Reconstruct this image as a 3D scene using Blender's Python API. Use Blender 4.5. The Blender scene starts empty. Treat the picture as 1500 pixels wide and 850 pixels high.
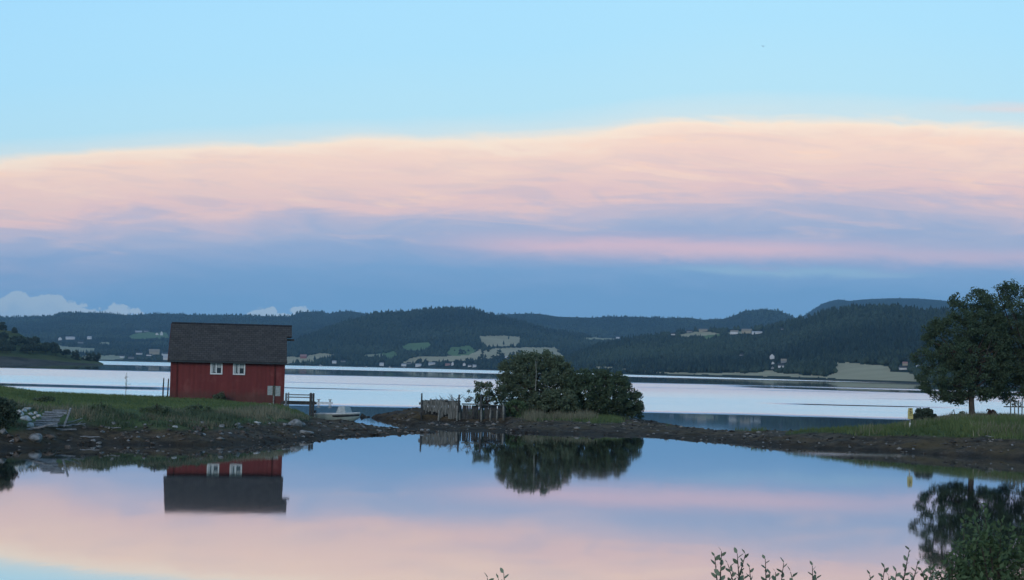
import bpy, math, random
import numpy as np
from mathutils import Matrix, Vector

rng = np.random.default_rng(7)
random.seed(7)
SC = bpy.context.scene
COL = SC.collection

# ------------------------------------------------------------------ camera
F = 2166.0                      # focal length in photograph pixels (1500 wide)
CH = 4.3                        # camera height above the water
PITCH = math.atan(115 / F)
ROLL = math.radians(1.35)
_f = np.array([0, math.cos(PITCH), math.sin(PITCH)])
_u0 = np.array([0, -math.sin(PITCH), math.cos(PITCH)])
_x = np.array([1.0, 0, 0])
_r = math.cos(ROLL) * _x + math.sin(ROLL) * _u0
_u = -math.sin(ROLL) * _x + math.cos(ROLL) * _u0
cam_data = bpy.data.cameras.new('camera')
cam_data.sensor_width = 36.0
cam_data.lens = F / 1500 * 36
cam_data.clip_start = 0.1
cam_data.clip_end = 40000
cam = bpy.data.objects.new('camera', cam_data)
COL.objects.link(cam)
m = Matrix.Identity(4)
for i in range(3):
    m[i][0], m[i][1], m[i][2] = _r[i], _u[i], -_f[i]
m[2][3] = CH
cam.matrix_world = m
SC.camera = cam

# ------------------------------------------------------------------ exposure
SC.view_settings.view_transform = 'Standard'
SC.view_settings.look = 'None'
SC.view_settings.exposure = 0.0
SC.view_settings.gamma = 1.0
SC.view_settings.use_curve_mapping = False
SC.cycles.max_bounces = 6
SC.cycles.diffuse_bounces = 2
SC.cycles.glossy_bounces = 3
SC.cycles.transmission_bounces = 2
SC.cycles.volume_bounces = 0
SC.cycles.caustics_reflective = False
SC.cycles.use_denoising = True

SUN_EL, SUN_AZ = 18.0, 205.0     # low, behind the camera


def lin(r, g, b):
    f = lambda c: (c / 255 / 12.92) if c / 255 <= 0.04045 else ((c / 255 + 0.055) / 1.055) ** 2.4
    return (f(r), f(g), f(b), 1.0)


class NT:
    """small helper round a node tree"""
    def __init__(s, tree):
        s.t = tree; s.n = tree.nodes; s.l = tree.links
    def new(s, typ, **kw):
        n = s.n.new(typ)
        for k, v in kw.items():
            setattr(n, k, v)
        return n
    def put(s, sock, v):
        if isinstance(v, bpy.types.NodeSocket):
            s.l.new(v, sock)
        else:
            sock.default_value = v
    def m(s, op, a, b=0.0, c=None, clamp=False):
        n = s.new('ShaderNodeMath', operation=op, use_clamp=clamp)
        s.put(n.inputs[0], a); s.put(n.inputs[1], b)
        if c is not None:
            s.put(n.inputs[2], c)
        return n.outputs[0]
    def sm(s, v, a, b, lo=0.0, hi=1.0):
        n = s.new('ShaderNodeMapRange', interpolation_type='SMOOTHSTEP')
        s.put(n.inputs[0], v); s.put(n.inputs[1], a); s.put(n.inputs[2], b); s.put(n.inputs[3], lo); s.put(n.inputs[4], hi)
        return n.outputs[0]
    def gauss(s, v, c, w):
        d = s.m('DIVIDE', s.m('SUBTRACT', v, c), w)
        return s.m('POWER', 2.71828, s.m('MULTIPLY', s.m('MULTIPLY', d, d), -1.0))
    def mix(s, fac, a, b):
        n = s.new('ShaderNodeMix', data_type='RGBA')
        s.put(n.inputs[0], fac); s.put(n.inputs[6], a); s.put(n.inputs[7], b)
        return n.outputs[2]
    def ramp(s, fac, stops, interp='LINEAR'):
        n = s.new('ShaderNodeValToRGB')
        cr = n.color_ramp; cr.interpolation = interp
        while len(cr.elements) < len(stops):
            cr.elements.new(0.5)
        for e, (p, c) in zip(cr.elements, stops):
            e.position = p; e.color = c
        s.put(n.inputs[0], fac)
        return n.outputs[0]
    def vec(s, x, y, z=0.0):
        n = s.new('ShaderNodeCombineXYZ')
        s.put(n.inputs[0], x); s.put(n.inputs[1], y); s.put(n.inputs[2], z)
        return n.outputs[0]
    def noise(s, v, scale, detail=4, rough=0.55, dist=0.0):
        n = s.new('ShaderNodeTexNoise')
        if v is not None:
            s.put(n.inputs['Vector'], v)
        n.inputs['Scale'].default_value = scale; n.inputs['Detail'].default_value = detail
        n.inputs['Roughness'].default_value = rough; n.inputs['Distortion'].default_value = dist
        return n.outputs['Fac']
    def curve(s, v, pts):
        n = s.new('ShaderNodeFloatCurve')
        c = n.mapping.curves[0]
        pts = sorted(pts)
        c.points[0].location = pts[0]; c.points[1].location = pts[-1]
        for p in pts[1:-1]:
            c.points.new(*p)
        for p in c.points:
            p.handle_type = 'AUTO_CLAMPED'
        n.mapping.update()
        s.put(n.inputs['Value'], v)
        return n.outputs[0]


# ------------------------------------------------------------------ world: dusk sky with a lit cloud bank
def build_world():
    w = bpy.data.worlds.new('World'); SC.world = w; w.use_nodes = True
    t = NT(w.node_tree); t.n.clear()
    tc = t.new('ShaderNodeTexCoord')
    sp = t.new('ShaderNodeSeparateXYZ'); t.l.new(tc.outputs['Generated'], sp.inputs[0])
    yy = t.m('MAXIMUM', sp.outputs[1], 0.06)
    a = t.m('MULTIPLY', t.m('DIVIDE', sp.outputs[0], yy), F)
    e = t.m('MULTIPLY', t.m('DIVIDE', sp.outputs[2], yy), F)
    an = t.m('DIVIDE', t.m('ADD', a, 900.0), 1800.0, clamp=True)
    K = lambda x, ev: ((x - 750 + 900) / 1800, ev / 500)
    etop = t.m('MULTIPLY', t.curve(an, [(0.0, 0.57), K(0, 294), K(150, 305), K(250, 314), K(400, 322), K(600, 334), K(700, 337), K(850, 352), K(950, 369),
                                        K(1050, 380), K(1150, 386), K(1250, 388), K(1350, 384), K(1500, 374), (1.0, 0.72)]), 500.0)
    # slow billow, finer fibres stretched along the bank
    n1 = t.noise(t.vec(t.m('MULTIPLY', a, 0.0021), t.m('MULTIPLY', e, 0.0135), 3.1), 1.0, 4, 0.55, 0.5)
    n2 = t.noise(t.vec(t.m('MULTIPLY', a, 0.0065), t.m('MULTIPLY', e, 0.030), 7.7), 1.0, 5, 0.6, 0.8)
    n3 = t.noise(t.vec(t.m('MULTIPLY', a, 0.0012), 0.0, 1.3), 1.0, 1)
    s0 = t.m('DIVIDE', e, etop)
    inner = t.sm(s0, 1.06, 0.86)                       # calmer along the crisp upper edge
    amp1 = t.m('MULTIPLY_ADD', inner, 0.17, 0.05)
    s = t.m('ADD', s0, t.m('MULTIPLY', t.m('SUBTRACT', n1, 0.5), amp1))
    s = t.m('ADD', s, t.m('MULTIPLY', t.m('SUBTRACT', n2, 0.5), t.m('MULTIPLY_ADD', inner, 0.17, 0.03)))
    s = t.m('ADD', s, t.m('MULTIPLY', t.m('SUBTRACT', n3, 0.5), 0.10))
    s = t.m('ADD', s, t.m('MULTIPLY', t.sm(a, -250.0, -720.0), t.sm(s0, .85, .6, 0.0, .05)))
    s = t.m('ADD', s, 0.022)
    base = t.ramp(t.m('DIVIDE', s, 2.0, clamp=True), [
        (0.00, lin(112, 160, 204)), (0.16, lin(114, 162, 207)), (0.21, lin(126, 167, 210)), (0.26, lin(146, 173, 211)),
        (0.30, lin(168, 182, 212)), (0.335, lin(196, 191, 210)), (0.365, lin(230, 202, 202)), (0.42, lin(240, 211, 202)),
        (0.475, lin(247, 220, 204)), (0.503, lin(251, 234, 214)), (0.522, lin(205, 230, 238)), (0.56, lin(181, 228, 248)),
        (0.70, lin(170, 224, 252)), (1.0, lin(158, 216, 253))])
    # broken wisps: thin streaks of lit cloud and of grey shade
    wv = t.m('ADD', e, t.m('MULTIPLY', t.m('SUBTRACT', n1, 0.5), 60.0))
    w1 = t.noise(t.vec(t.m('MULTIPLY', a, 0.0055), t.m('ADD', t.m('MULTIPLY', wv, 0.050), t.m('MULTIPLY', a, 0.0035)), 31.0), 1.0, 4, 0.55, 0.5)
    zone = t.m('MULTIPLY', t.sm(s, 0.56, 0.70), t.sm(s, 0.92, 0.74))
    base = t.mix(t.m('MULTIPLY', t.m('MULTIPLY', t.sm(w1, 0.50, 0.66), zone), 0.32), base, lin(178, 182, 207))
    zone2 = t.m('MULTIPLY', t.sm(s, 0.52, 0.60), t.sm(s, 0.72, 0.62))
    base = t.mix(t.m('MULTIPLY', t.m('MULTIPLY', t.sm(w1, 0.48, 0.34), zone2), 0.4), base, lin(216, 196, 204))
    zone3 = t.m('MULTIPLY', t.sm(s, 0.70, 0.80), t.sm(s, 1.02, 0.94))
    base = t.mix(t.m('MULTIPLY', t.m('MULTIPLY', t.sm(w1, 0.52, 0.68), zone3), 0.25), base, lin(222, 204, 204))
    base = t.mix(t.m('MULTIPLY', t.m('MULTIPLY', t.sm(w1, 0.46, 0.32), zone3), 0.35), base, lin(255, 228, 206))
    # grey-pink fibres inside the lit part
    fib = t.noise(t.vec(t.m('MULTIPLY', a, 0.004), t.m('MULTIPLY', e, 0.022), 21.0), 1.0, 5, 0.6, 1.2)
    lit = t.m('MULTIPLY', t.sm(s, 0.66, 0.80), t.sm(s, 1.0, 0.92))
    base = t.mix(t.m('MULTIPLY', t.sm(fib, 0.50, 0.72), t.m('MULTIPLY', lit, 0.5)), base, lin(226, 206, 202))
    base = t.mix(t.m('MULTIPLY', t.sm(fib, 0.46, 0.30), t.m('MULTIPLY', lit, 0.6)), base, lin(254, 220, 196))
    # pink streak under the bank, a pale streak below it, a wisp high at one side
    ew = t.m('ADD', e, t.m('MULTIPLY', t.m('SUBTRACT', n2, 0.5), 26.0))
    st1 = t.m('MULTIPLY', t.gauss(ew, 182.0, 16.0), t.m('MULTIPLY', t.sm(a, -200.0, 90.0), t.sm(a, 760.0, 330.0)))
    base = t.mix(t.m('MULTIPLY', st1, 0.80), base, lin(228, 196, 206))
    st1b = t.m('MULTIPLY', t.gauss(ew, 180.0, 11.0), t.sm(a, 430.0, 700.0))
    base = t.mix(t.m('MULTIPLY', st1b, 0.6), base, lin(205, 188, 208))
    st2 = t.m('MULTIPLY', t.gauss(ew, 151.0, 6.0), t.m('MULTIPLY', t.sm(a, 160.0, 330.0), t.sm(a, 660.0, 480.0)))
    base = t.mix(t.m('MULTIPLY', st2, 0.6), base, lin(152, 190, 215))
    st3 = t.m('MULTIPLY', t.gauss(ew, 401.0, 8.0), t.sm(a, 560.0, 780.0))
    base = t.mix(t.m('MULTIPLY', st3, 0.75), base, lin(228, 218, 218))
    # white cumulus tops low over the hills
    Q = lambda x, ev: ((x + 250) / 800, ev / 130)
    ab = t.m('DIVIDE', t.m('ADD', a, 1000.0), 800.0, clamp=True)
    ecu = t.m('MULTIPLY', t.curve(ab, [(0.0, .7), Q(-90, 92), Q(-20, 88), Q(5, 93), Q(26, 100), Q(48, 93), Q(62, 92), Q(75, 95), Q(95, 90), Q(115, 82), Q(130, 78), Q(150, 76), Q(168, 79),
                                       Q(185, 73), Q(205, 68), Q(232, 69), Q(260, 64), Q(320, 66), Q(352, 72), Q(372, 80), Q(386, 85), Q(402, 82), Q(416, 76), Q(428, 78), Q(440, 80), Q(460, 70), Q(490, 40), (1.0, 0.2)]), 130.0)
    n4 = t.noise(t.vec(t.m('MULTIPLY', a, 0.045), t.m('MULTIPLY', e, 0.06), 5.0), 1.0, 5, 0.6)
    ec = t.m('ADD', e, t.m('MULTIPLY', t.m('SUBTRACT', n4, 0.5), 9.0))
    n5 = t.noise(t.vec(t.m('MULTIPLY', a, 0.028), t.m('MULTIPLY', e, 0.03), 15.0), 1.0, 3, .5)
    puff = t.m('MULTIPLY_ADD', t.m('ABSOLUTE', t.m('SUBTRACT', n5, 0.5)), 70.0, -6.0)
    dcu = t.m('ADD', t.m('SUBTRACT', ecu, ec), puff)
    cu = t.m('MULTIPLY', t.sm(dcu, -1.0, 2.5), t.sm(dcu, 60.0, 2.0, 0.35, 1.0))
    base = t.mix(t.m('MULTIPLY', cu, 0.85), base, lin(170, 195, 215))
    gn = t.new('ShaderNodeVectorMath', operation='MULTIPLY'); t.l.new(base, gn.inputs[0]); gn.inputs[1].default_value = (1.22, 1.17, 1.13)
    base = gn.outputs[0]
    lo = t.sm(e, 270.0, 90.0, 1.0, 1.12)
    g2 = t.new('ShaderNodeVectorMath', operation='SCALE'); t.l.new(base, g2.inputs[0]); t.put(g2.inputs[3], lo)
    base = g2.outputs[0]
    # above the picture the clear sky of the Sky Texture
    sky = t.new('ShaderNodeTexSky', sky_type='NISHITA')
    sky.sun_disc = False; sky.sun_elevation = math.radians(SUN_EL); sky.sun_rotation = math.radians(SUN_AZ)
    sky.altitude = 0; sky.air_density = 1.0; sky.dust_density = 0.6; sky.ozone_density = 2.0
    vm = t.new('ShaderNodeVectorMath', operation='SCALE'); t.l.new(sky.outputs[0], vm.inputs[0]); vm.inputs[3].default_value = 0.15
    col = t.mix(t.sm(sp.outputs[2], 0.26, 0.55), base, vm.outputs[0])
    bg = t.new('ShaderNodeBackground'); t.l.new(col, bg.inputs[0]); bg.inputs[1].default_value = 1.0
    out = t.new('ShaderNodeOutputWorld'); t.l.new(bg.outputs[0], out.inputs[0])


build_world()
sun_data = bpy.data.lights.new('sun', 'SUN')
sun_data.energy = 0.85; sun_data.angle = math.radians(20); sun_data.color = (1.0, 0.84, 0.74)
sun = bpy.data.objects.new('sun', sun_data); COL.objects.link(sun)
_az, _el = math.radians(SUN_AZ), math.radians(SUN_EL)
sun_dir = Vector((math.sin(_az) * math.cos(_el), math.cos(_az) * math.cos(_el), math.sin(_el)))
sun.rotation_euler = sun_dir.to_track_quat('Z', 'Y').to_euler()


# ------------------------------------------------------------------ geometry helpers
def ray(px, py):
    px = np.asarray(px, float); py = np.asarray(py, float)
    return ((px - 750) / F)[..., None] * _r + ((425 - py) / F)[..., None] * _u + _f
def at(px, py, Y):
    """point seen at photo pixel (px, py) standing Y metres ahead of the camera"""
    d = ray(px, py)
    return d * (np.asarray(Y, float) / d[..., 1])[..., None] + np.array([0, 0, CH])
def gnd(px, py, z=0.0):
    d = ray(px, py)
    return d * ((z - CH) / d[..., 2])[..., None] + np.array([0, 0, CH])
def proj(P):
    q = np.asarray(P, float) - np.array([0, 0, CH])
    w = q @ _f
    return 750 + F * (q @ _r) / w, 425 - F * (q @ _u) / w
def col_at(px, Y):
    """ground x of photo column px at distance Y (water level)"""
    return float(at(px, 540 + (px - 750) * 0.0236 + F * CH / Y, Y)[0])

def tag(o, label=None, cat=None, group=None, kind=None):
    if label: o['label'] = label
    if cat: o['category'] = cat
    if group: o['group'] = group
    if kind: o['kind'] = kind
    return o
def empty(name, loc, rz=0.0, label=None, cat=None, group=None):
    o = bpy.data.objects.new(name, None); COL.objects.link(o)
    o.location = tuple(float(v) for v in loc); o.rotation_euler = (0, 0, rz); o.empty_display_size = 0.3
    return tag(o, label, cat, group)
def mesh_obj(name, V, Fc, mat, parent=None, attrs=None, smooth=False, mats=None, midx=None):
    me = bpy.data.meshes.new(name)
    V = np.asarray(V, np.float32)
    if isinstance(Fc, np.ndarray):
        k = Fc.shape[1]; n = len(Fc)
        me.vertices.add(len(V)); me.vertices.foreach_set('co', V.ravel())
        me.loops.add(n * k); me.loops.foreach_set('vertex_index', Fc.astype(np.int32).ravel())
        me.polygons.add(n); me.polygons.foreach_set('loop_start', np.arange(0, n * k, k, dtype=np.int32))
        me.update(calc_edges=True)
    else:
        me.from_pydata([tuple(map(float, v)) for v in V], [], [tuple(map(int, f)) for f in Fc]); me.update()
    for mt in (mats or [mat]):
        me.materials.append(mt)
    if midx is not None:
        me.polygons.foreach_set('material_index', np.asarray(midx, np.int32))
    if smooth:
        me.polygons.foreach_set('use_smooth', np.ones(len(me.polygons), bool))
    for k, v in (attrs or {}).items():
        at_ = me.attributes.new(k, 'FLOAT', 'POINT'); at_.data.foreach_set('value', np.asarray(v, np.float32))
    o = bpy.data.objects.new(name, me); COL.objects.link(o)
    if parent: o.parent = parent
    return o
class MB:
    """collects boxes, tubes and quads into one mesh"""
    def __init__(s): s.v = []; s.f = []
    def add(s, V, Fc):
        b = len(s.v); s.v += [tuple(map(float, v)) for v in V]; s.f += [tuple(i + b for i in f) for f in Fc]; return s
    def box(s, c, size, rz=0.0, ry=0.0, rx=0.0, jit=0.0):
        R = Matrix.Rotation(rz, 3, 'Z') @ Matrix.Rotation(ry, 3, 'Y') @ Matrix.Rotation(rx, 3, 'X')
        V = []
        for x in (-.5, .5):
            for y in (-.5, .5):
                for z in (-.5, .5):
                    p = Vector((x * size[0], y * size[1], z * size[2]))
                    if jit: p += Vector([random.uniform(-jit, jit) for _ in range(3)])
                    V.append(R @ p + Vector(c))
        return s.add(V, [(0, 1, 3, 2), (4, 6, 7, 5), (0, 4, 5, 1), (2, 3, 7, 6), (0, 2, 6, 4), (1, 5, 7, 3)])
    def tube(s, pts, rad, n=7, cap=True):
        pts = [Vector(p) for p in pts]; V = []; Fc = []
        if not hasattr(rad, '__len__'): rad = [rad] * len(pts)
        for i, p in enumerate(pts):
            d = (pts[min(i + 1, len(pts) - 1)] - pts[max(i - 1, 0)]).normalized()
            x = d.cross(Vector((0, 0, 1)) if abs(d.z) < .95 else Vector((1, 0, 0))).normalized(); y = d.cross(x)
            for k in range(n):
                q = 2 * math.pi * k / n
                V.append(p + (x * math.cos(q) + y * math.sin(q)) * rad[i])
        for i in range(len(pts) - 1):
            for k in range(n):
                Fc.append((i * n + k, i * n + (k + 1) % n, (i + 1) * n + (k + 1) % n, (i + 1) * n + k))
        if cap:
            Fc.append(tuple(range(n - 1, -1, -1))); Fc.append(tuple((len(pts) - 1) * n + k for k in range(n)))
        return s.add(V, Fc)
    def build(s, name, mat, parent=None, smooth=False):
        return mesh_obj(name, s.v, s.f, mat, parent, smooth=smooth)

def vnoise(x, y, seed):
    r = np.random.default_rng(seed); T = r.random((256, 256))
    xi = np.floor(x).astype(int); yi = np.floor(y).astype(int); fx = x - xi; fy = y - yi
    fx = fx * fx * (3 - 2 * fx); fy = fy * fy * (3 - 2 * fy)
    g = lambda i, j: T[i & 255, j & 255]
    return (g(xi, yi) * (1 - fx) + g(xi + 1, yi) * fx) * (1 - fy) + (g(xi, yi + 1) * (1 - fx) + g(xi + 1, yi + 1) * fx) * fy
def fbm(x, y, seed, octaves=4):
    s = 0; a = 1; n = 0
    for o in range(octaves):
        s = s + a * vnoise(x * 2 ** o + 17.3 * o, y * 2 ** o + 9.1 * o, seed + o); n += a; a *= .5
    return s / n
def sstep(v, a, b):
    t = np.clip((v - a) / (b - a), 0, 1); return t * t * (3 - 2 * t)
def in_poly(x, y, poly):
    ins = np.zeros(np.shape(x), bool); n = len(poly)
    for i in range(n):
        x0, y0 = poly[i]; x1, y1 = poly[(i + 1) % n]
        if y0 == y1: continue
        c = ((y0 > y) != (y1 > y)) & (x < (x1 - x0) * (y - y0) / (y1 - y0) + x0); ins ^= c
    return ins
def dist_line(x, y, line):
    d = np.full(np.shape(x), 1e9)
    for (x0, y0), (x1, y1) in zip(line[:-1], line[1:]):
        L = (x1 - x0) ** 2 + (y1 - y0) ** 2 + 1e-12
        t = np.clip(((x - x0) * (x1 - x0) + (y - y0) * (y1 - y0)) / L, 0, 1)
        d = np.minimum(d, np.hypot(x - x0 - t * (x1 - x0), y - y0 - t * (y1 - y0)))
    return d


# ------------------------------------------------------------------ materials
def mat(name):
    mt = bpy.data.materials.new(name); mt.use_nodes = True
    t = NT(mt.node_tree); t.n.clear()
    out = t.new('ShaderNodeOutputMaterial')
    return mt, t, out
def principled(t, out, color, rough=0.8, spec=0.3, bump=None, bstr=0.3, bdist=0.05):
    p = t.new('ShaderNodeBsdfPrincipled')
    t.put(p.inputs['Base Color'], color); t.put(p.inputs['Roughness'], rough); p.inputs['Specular IOR Level'].default_value = spec
    if bump is not None:
        b = t.new('ShaderNodeBump'); b.inputs['Strength'].default_value = bstr; b.inputs['Distance'].default_value = bdist
        t.l.new(bump, b.inputs['Height']); t.l.new(b.outputs[0], p.inputs['Normal'])
    t.l.new(p.outputs[0], out.inputs[0])
    return p
def weathered(name, c0, c1, scale=3.0, stretch=(1, 1, 1), rough=0.8, spec=0.3, bstr=0.4, bdist=0.02, lo=.35, hi=.65):
    mt, t, out = mat(name)
    tc = t.new('ShaderNodeTexCoord'); mp = t.new('ShaderNodeMapping'); mp.inputs['Scale'].default_value = stretch
    t.l.new(tc.outputs['Object'], mp.inputs[0])
    n = t.noise(mp.outputs[0], scale, 6, 0.65)
    col = t.mix(t.sm(n, lo, hi), (*c0, 1), (*c1, 1))
    principled(t, out, col, rough, spec, n, bstr, bdist)
    return mt
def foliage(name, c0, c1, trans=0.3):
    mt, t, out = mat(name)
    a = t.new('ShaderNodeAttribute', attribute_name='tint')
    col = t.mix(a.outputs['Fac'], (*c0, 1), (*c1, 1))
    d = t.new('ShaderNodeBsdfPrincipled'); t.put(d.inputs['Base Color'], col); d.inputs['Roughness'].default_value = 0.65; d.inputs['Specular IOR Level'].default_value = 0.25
    tr = t.new('ShaderNodeBsdfTranslucent'); t.put(tr.inputs[0], col)
    mx = t.new('ShaderNodeMixShader'); mx.inputs[0].default_value = trans
    t.l.new(d.outputs[0], mx.inputs[1]); t.l.new(tr.outputs[0], mx.inputs[2]); t.l.new(mx.outputs[0], out.inputs[0])
    return mt

M = {}
M['bark'] = weathered('bark', (.035, .027, .022), (.09, .075, .062), 5, (3, 3, .6))
M['grey_wood'] = weathered('grey_wood', (.13, .14, .145), (.30, .31, .32), 4, (2, 2, 6))
M['dark_wood'] = weathered('dark_wood', (.028, .028, .028), (.085, .085, .08), 4, (6, 6, 1))
M['pale_wood'] = weathered('pale_wood', (.10, .10, .09), (.27, .27, .245), 5, (5, 5, 1.2))
M['old_plank'] = weathered('old_plank', (.06, .062, .056), (.21, .21, .19), 2.2, (4, 4, .8), lo=.3, hi=.7)
M['grey_rock'] = weathered('grey_rock', (.10, .105, .105), (.30, .31, .31), 2.5, bdist=.08)
M['brown_rock'] = weathered('brown_rock', (.05, .042, .034), (.15, .125, .105), 2.5, bdist=.08)
M['white_rock'] = weathered('white_rock', (.30, .32, .33), (.58, .60, .60), 2.5, bdist=.06)
M['white_paint'] = weathered('white_paint', (.60, .61, .61), (.78, .78, .77), 6, bstr=.1)
M['red_dark'] = weathered('red_dark', (.055, .012, .012), (.10, .022, .02), 5, (1, 1, .3))
M['sign_yellow'] = weathered('sign_yellow', (.44, .37, .13), (.56, .48, .20), 8, bstr=.05)
M['sign_grey'] = weathered('sign_grey', (.22, .26, .25), (.36, .40, .385), 9, bstr=.05)
M['sign_mark'] = weathered('sign_mark', (.02, .02, .02), (.04, .04, .04), 9, bstr=.02)
M['boat_white'] = weathered('boat_white', (.50, .54, .55), (.68, .71, .71), 3, rough=.35, spec=.5, bstr=.05)
M['boat_green'] = weathered('boat_green', (.22, .29, .27), (.34, .40, .37), 3, rough=.4, spec=.5, bstr=.05)
M['boat_dark'] = weathered('boat_dark', (.012, .014, .018), (.03, .032, .036), 3, rough=.45, spec=.4, bstr=.05)
M['metal'] = weathered('metal', (.20, .21, .21), (.34, .35, .35), 6, rough=.5, spec=.5, bstr=.05)
M['feather'] = weathered('feather', (.25, .26, .28), (.5, .5, .5), 9)
M['dark_feather'] = weathered('dark_feather', (.04, .04, .045), (.09, .09, .10), 9)

def glass_mat():
    mt, t, out = mat('window_glass')
    p = principled(t, out, (.02, .03, .035, 1), 0.06, 0.6)
    return mt
M['glass'] = glass_mat()
M['curtain'] = weathered('curtain', (.30, .34, .35), (.46, .50, .50), 7, (6, 1, 1))

def wall_mat():
    mt, t, out = mat('red_boards')
    tc = t.new('ShaderNodeTexCoord'); sp = t.new('ShaderNodeSeparateXYZ'); t.l.new(tc.outputs['Object'], sp.inputs[0])
    q = t.m('ADD', sp.outputs[0], t.m('MULTIPLY', sp.outputs[1], 1.0))
    fr = t.m('FRACT', t.m('MULTIPLY', q, 1 / 0.16))
    groove = t.sm(fr, 0.0, 0.12)
    idn = t.m('FLOOR', t.m('MULTIPLY', q, 1 / 0.16))
    wn = t.new('ShaderNodeTexWhiteNoise', noise_dimensions='1D'); t.l.new(idn, wn.inputs['W'])
    n = t.noise(t.vec(t.m('MULTIPLY', q, 3.0), 0, t.m('MULTIPLY', sp.outputs[2], 0.6)), 2.0, 6, .65)
    col = t.mix(n, (.13, .031, .031, 1), (.225, .050, .047, 1))
    col = t.mix(t.m('MULTIPLY', wn.outputs[0], 0.45), col, (.10, .028, .028, 1))
    n_l = t.noise(tc.outputs['Object'], 0.9, 4, .6)
    col = t.mix(t.m('MULTIPLY', t.sm(n_l, .50, .72), .45), col, (.26, .095, .085, 1))
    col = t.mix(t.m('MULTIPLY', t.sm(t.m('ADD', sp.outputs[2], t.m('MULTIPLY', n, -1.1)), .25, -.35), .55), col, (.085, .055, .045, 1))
    wear = t.m('MULTIPLY', t.sm(n, .58, .75), 0.35)
    col = t.mix(wear, col, (.19, .085, .075, 1))
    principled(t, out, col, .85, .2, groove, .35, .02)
    return mt
M['red_boards'] = wall_mat()
def roof_mat():
    mt, t, out = mat('roof_slates')
    tc = t.new('ShaderNodeTexCoord')
    b = t.new('ShaderNodeTexBrick'); t.l.new(tc.outputs['UV'], b.inputs[0])
    b.inputs['Scale'].default_value = 1.0; b.inputs['Brick Width'].default_value = .33; b.inputs['Row Height'].default_value = .24
    b.inputs['Mortar Size'].default_value = .018; b.inputs['Mortar Smooth'].default_value = .4; b.inputs['Bias'].default_value = 0
    b.inputs[1].default_value = (.058, .057, .057, 1); b.inputs[2].default_value = (.084, .082, .081, 1); b.inputs[3].default_value = (.034, .032, .031, 1)
    n = t.noise(tc.outputs['Object'], 1.3, 5, .6)
    col = t.mix(t.m('MULTIPLY', t.sm(n, .45, .75), .5), b.outputs[0], (.085, .082, .072, 1))
    principled(t, out, col, .9, .1, b.outputs[1], -.6, .02)
    return mt
M['roof'] = roof_mat()

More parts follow.
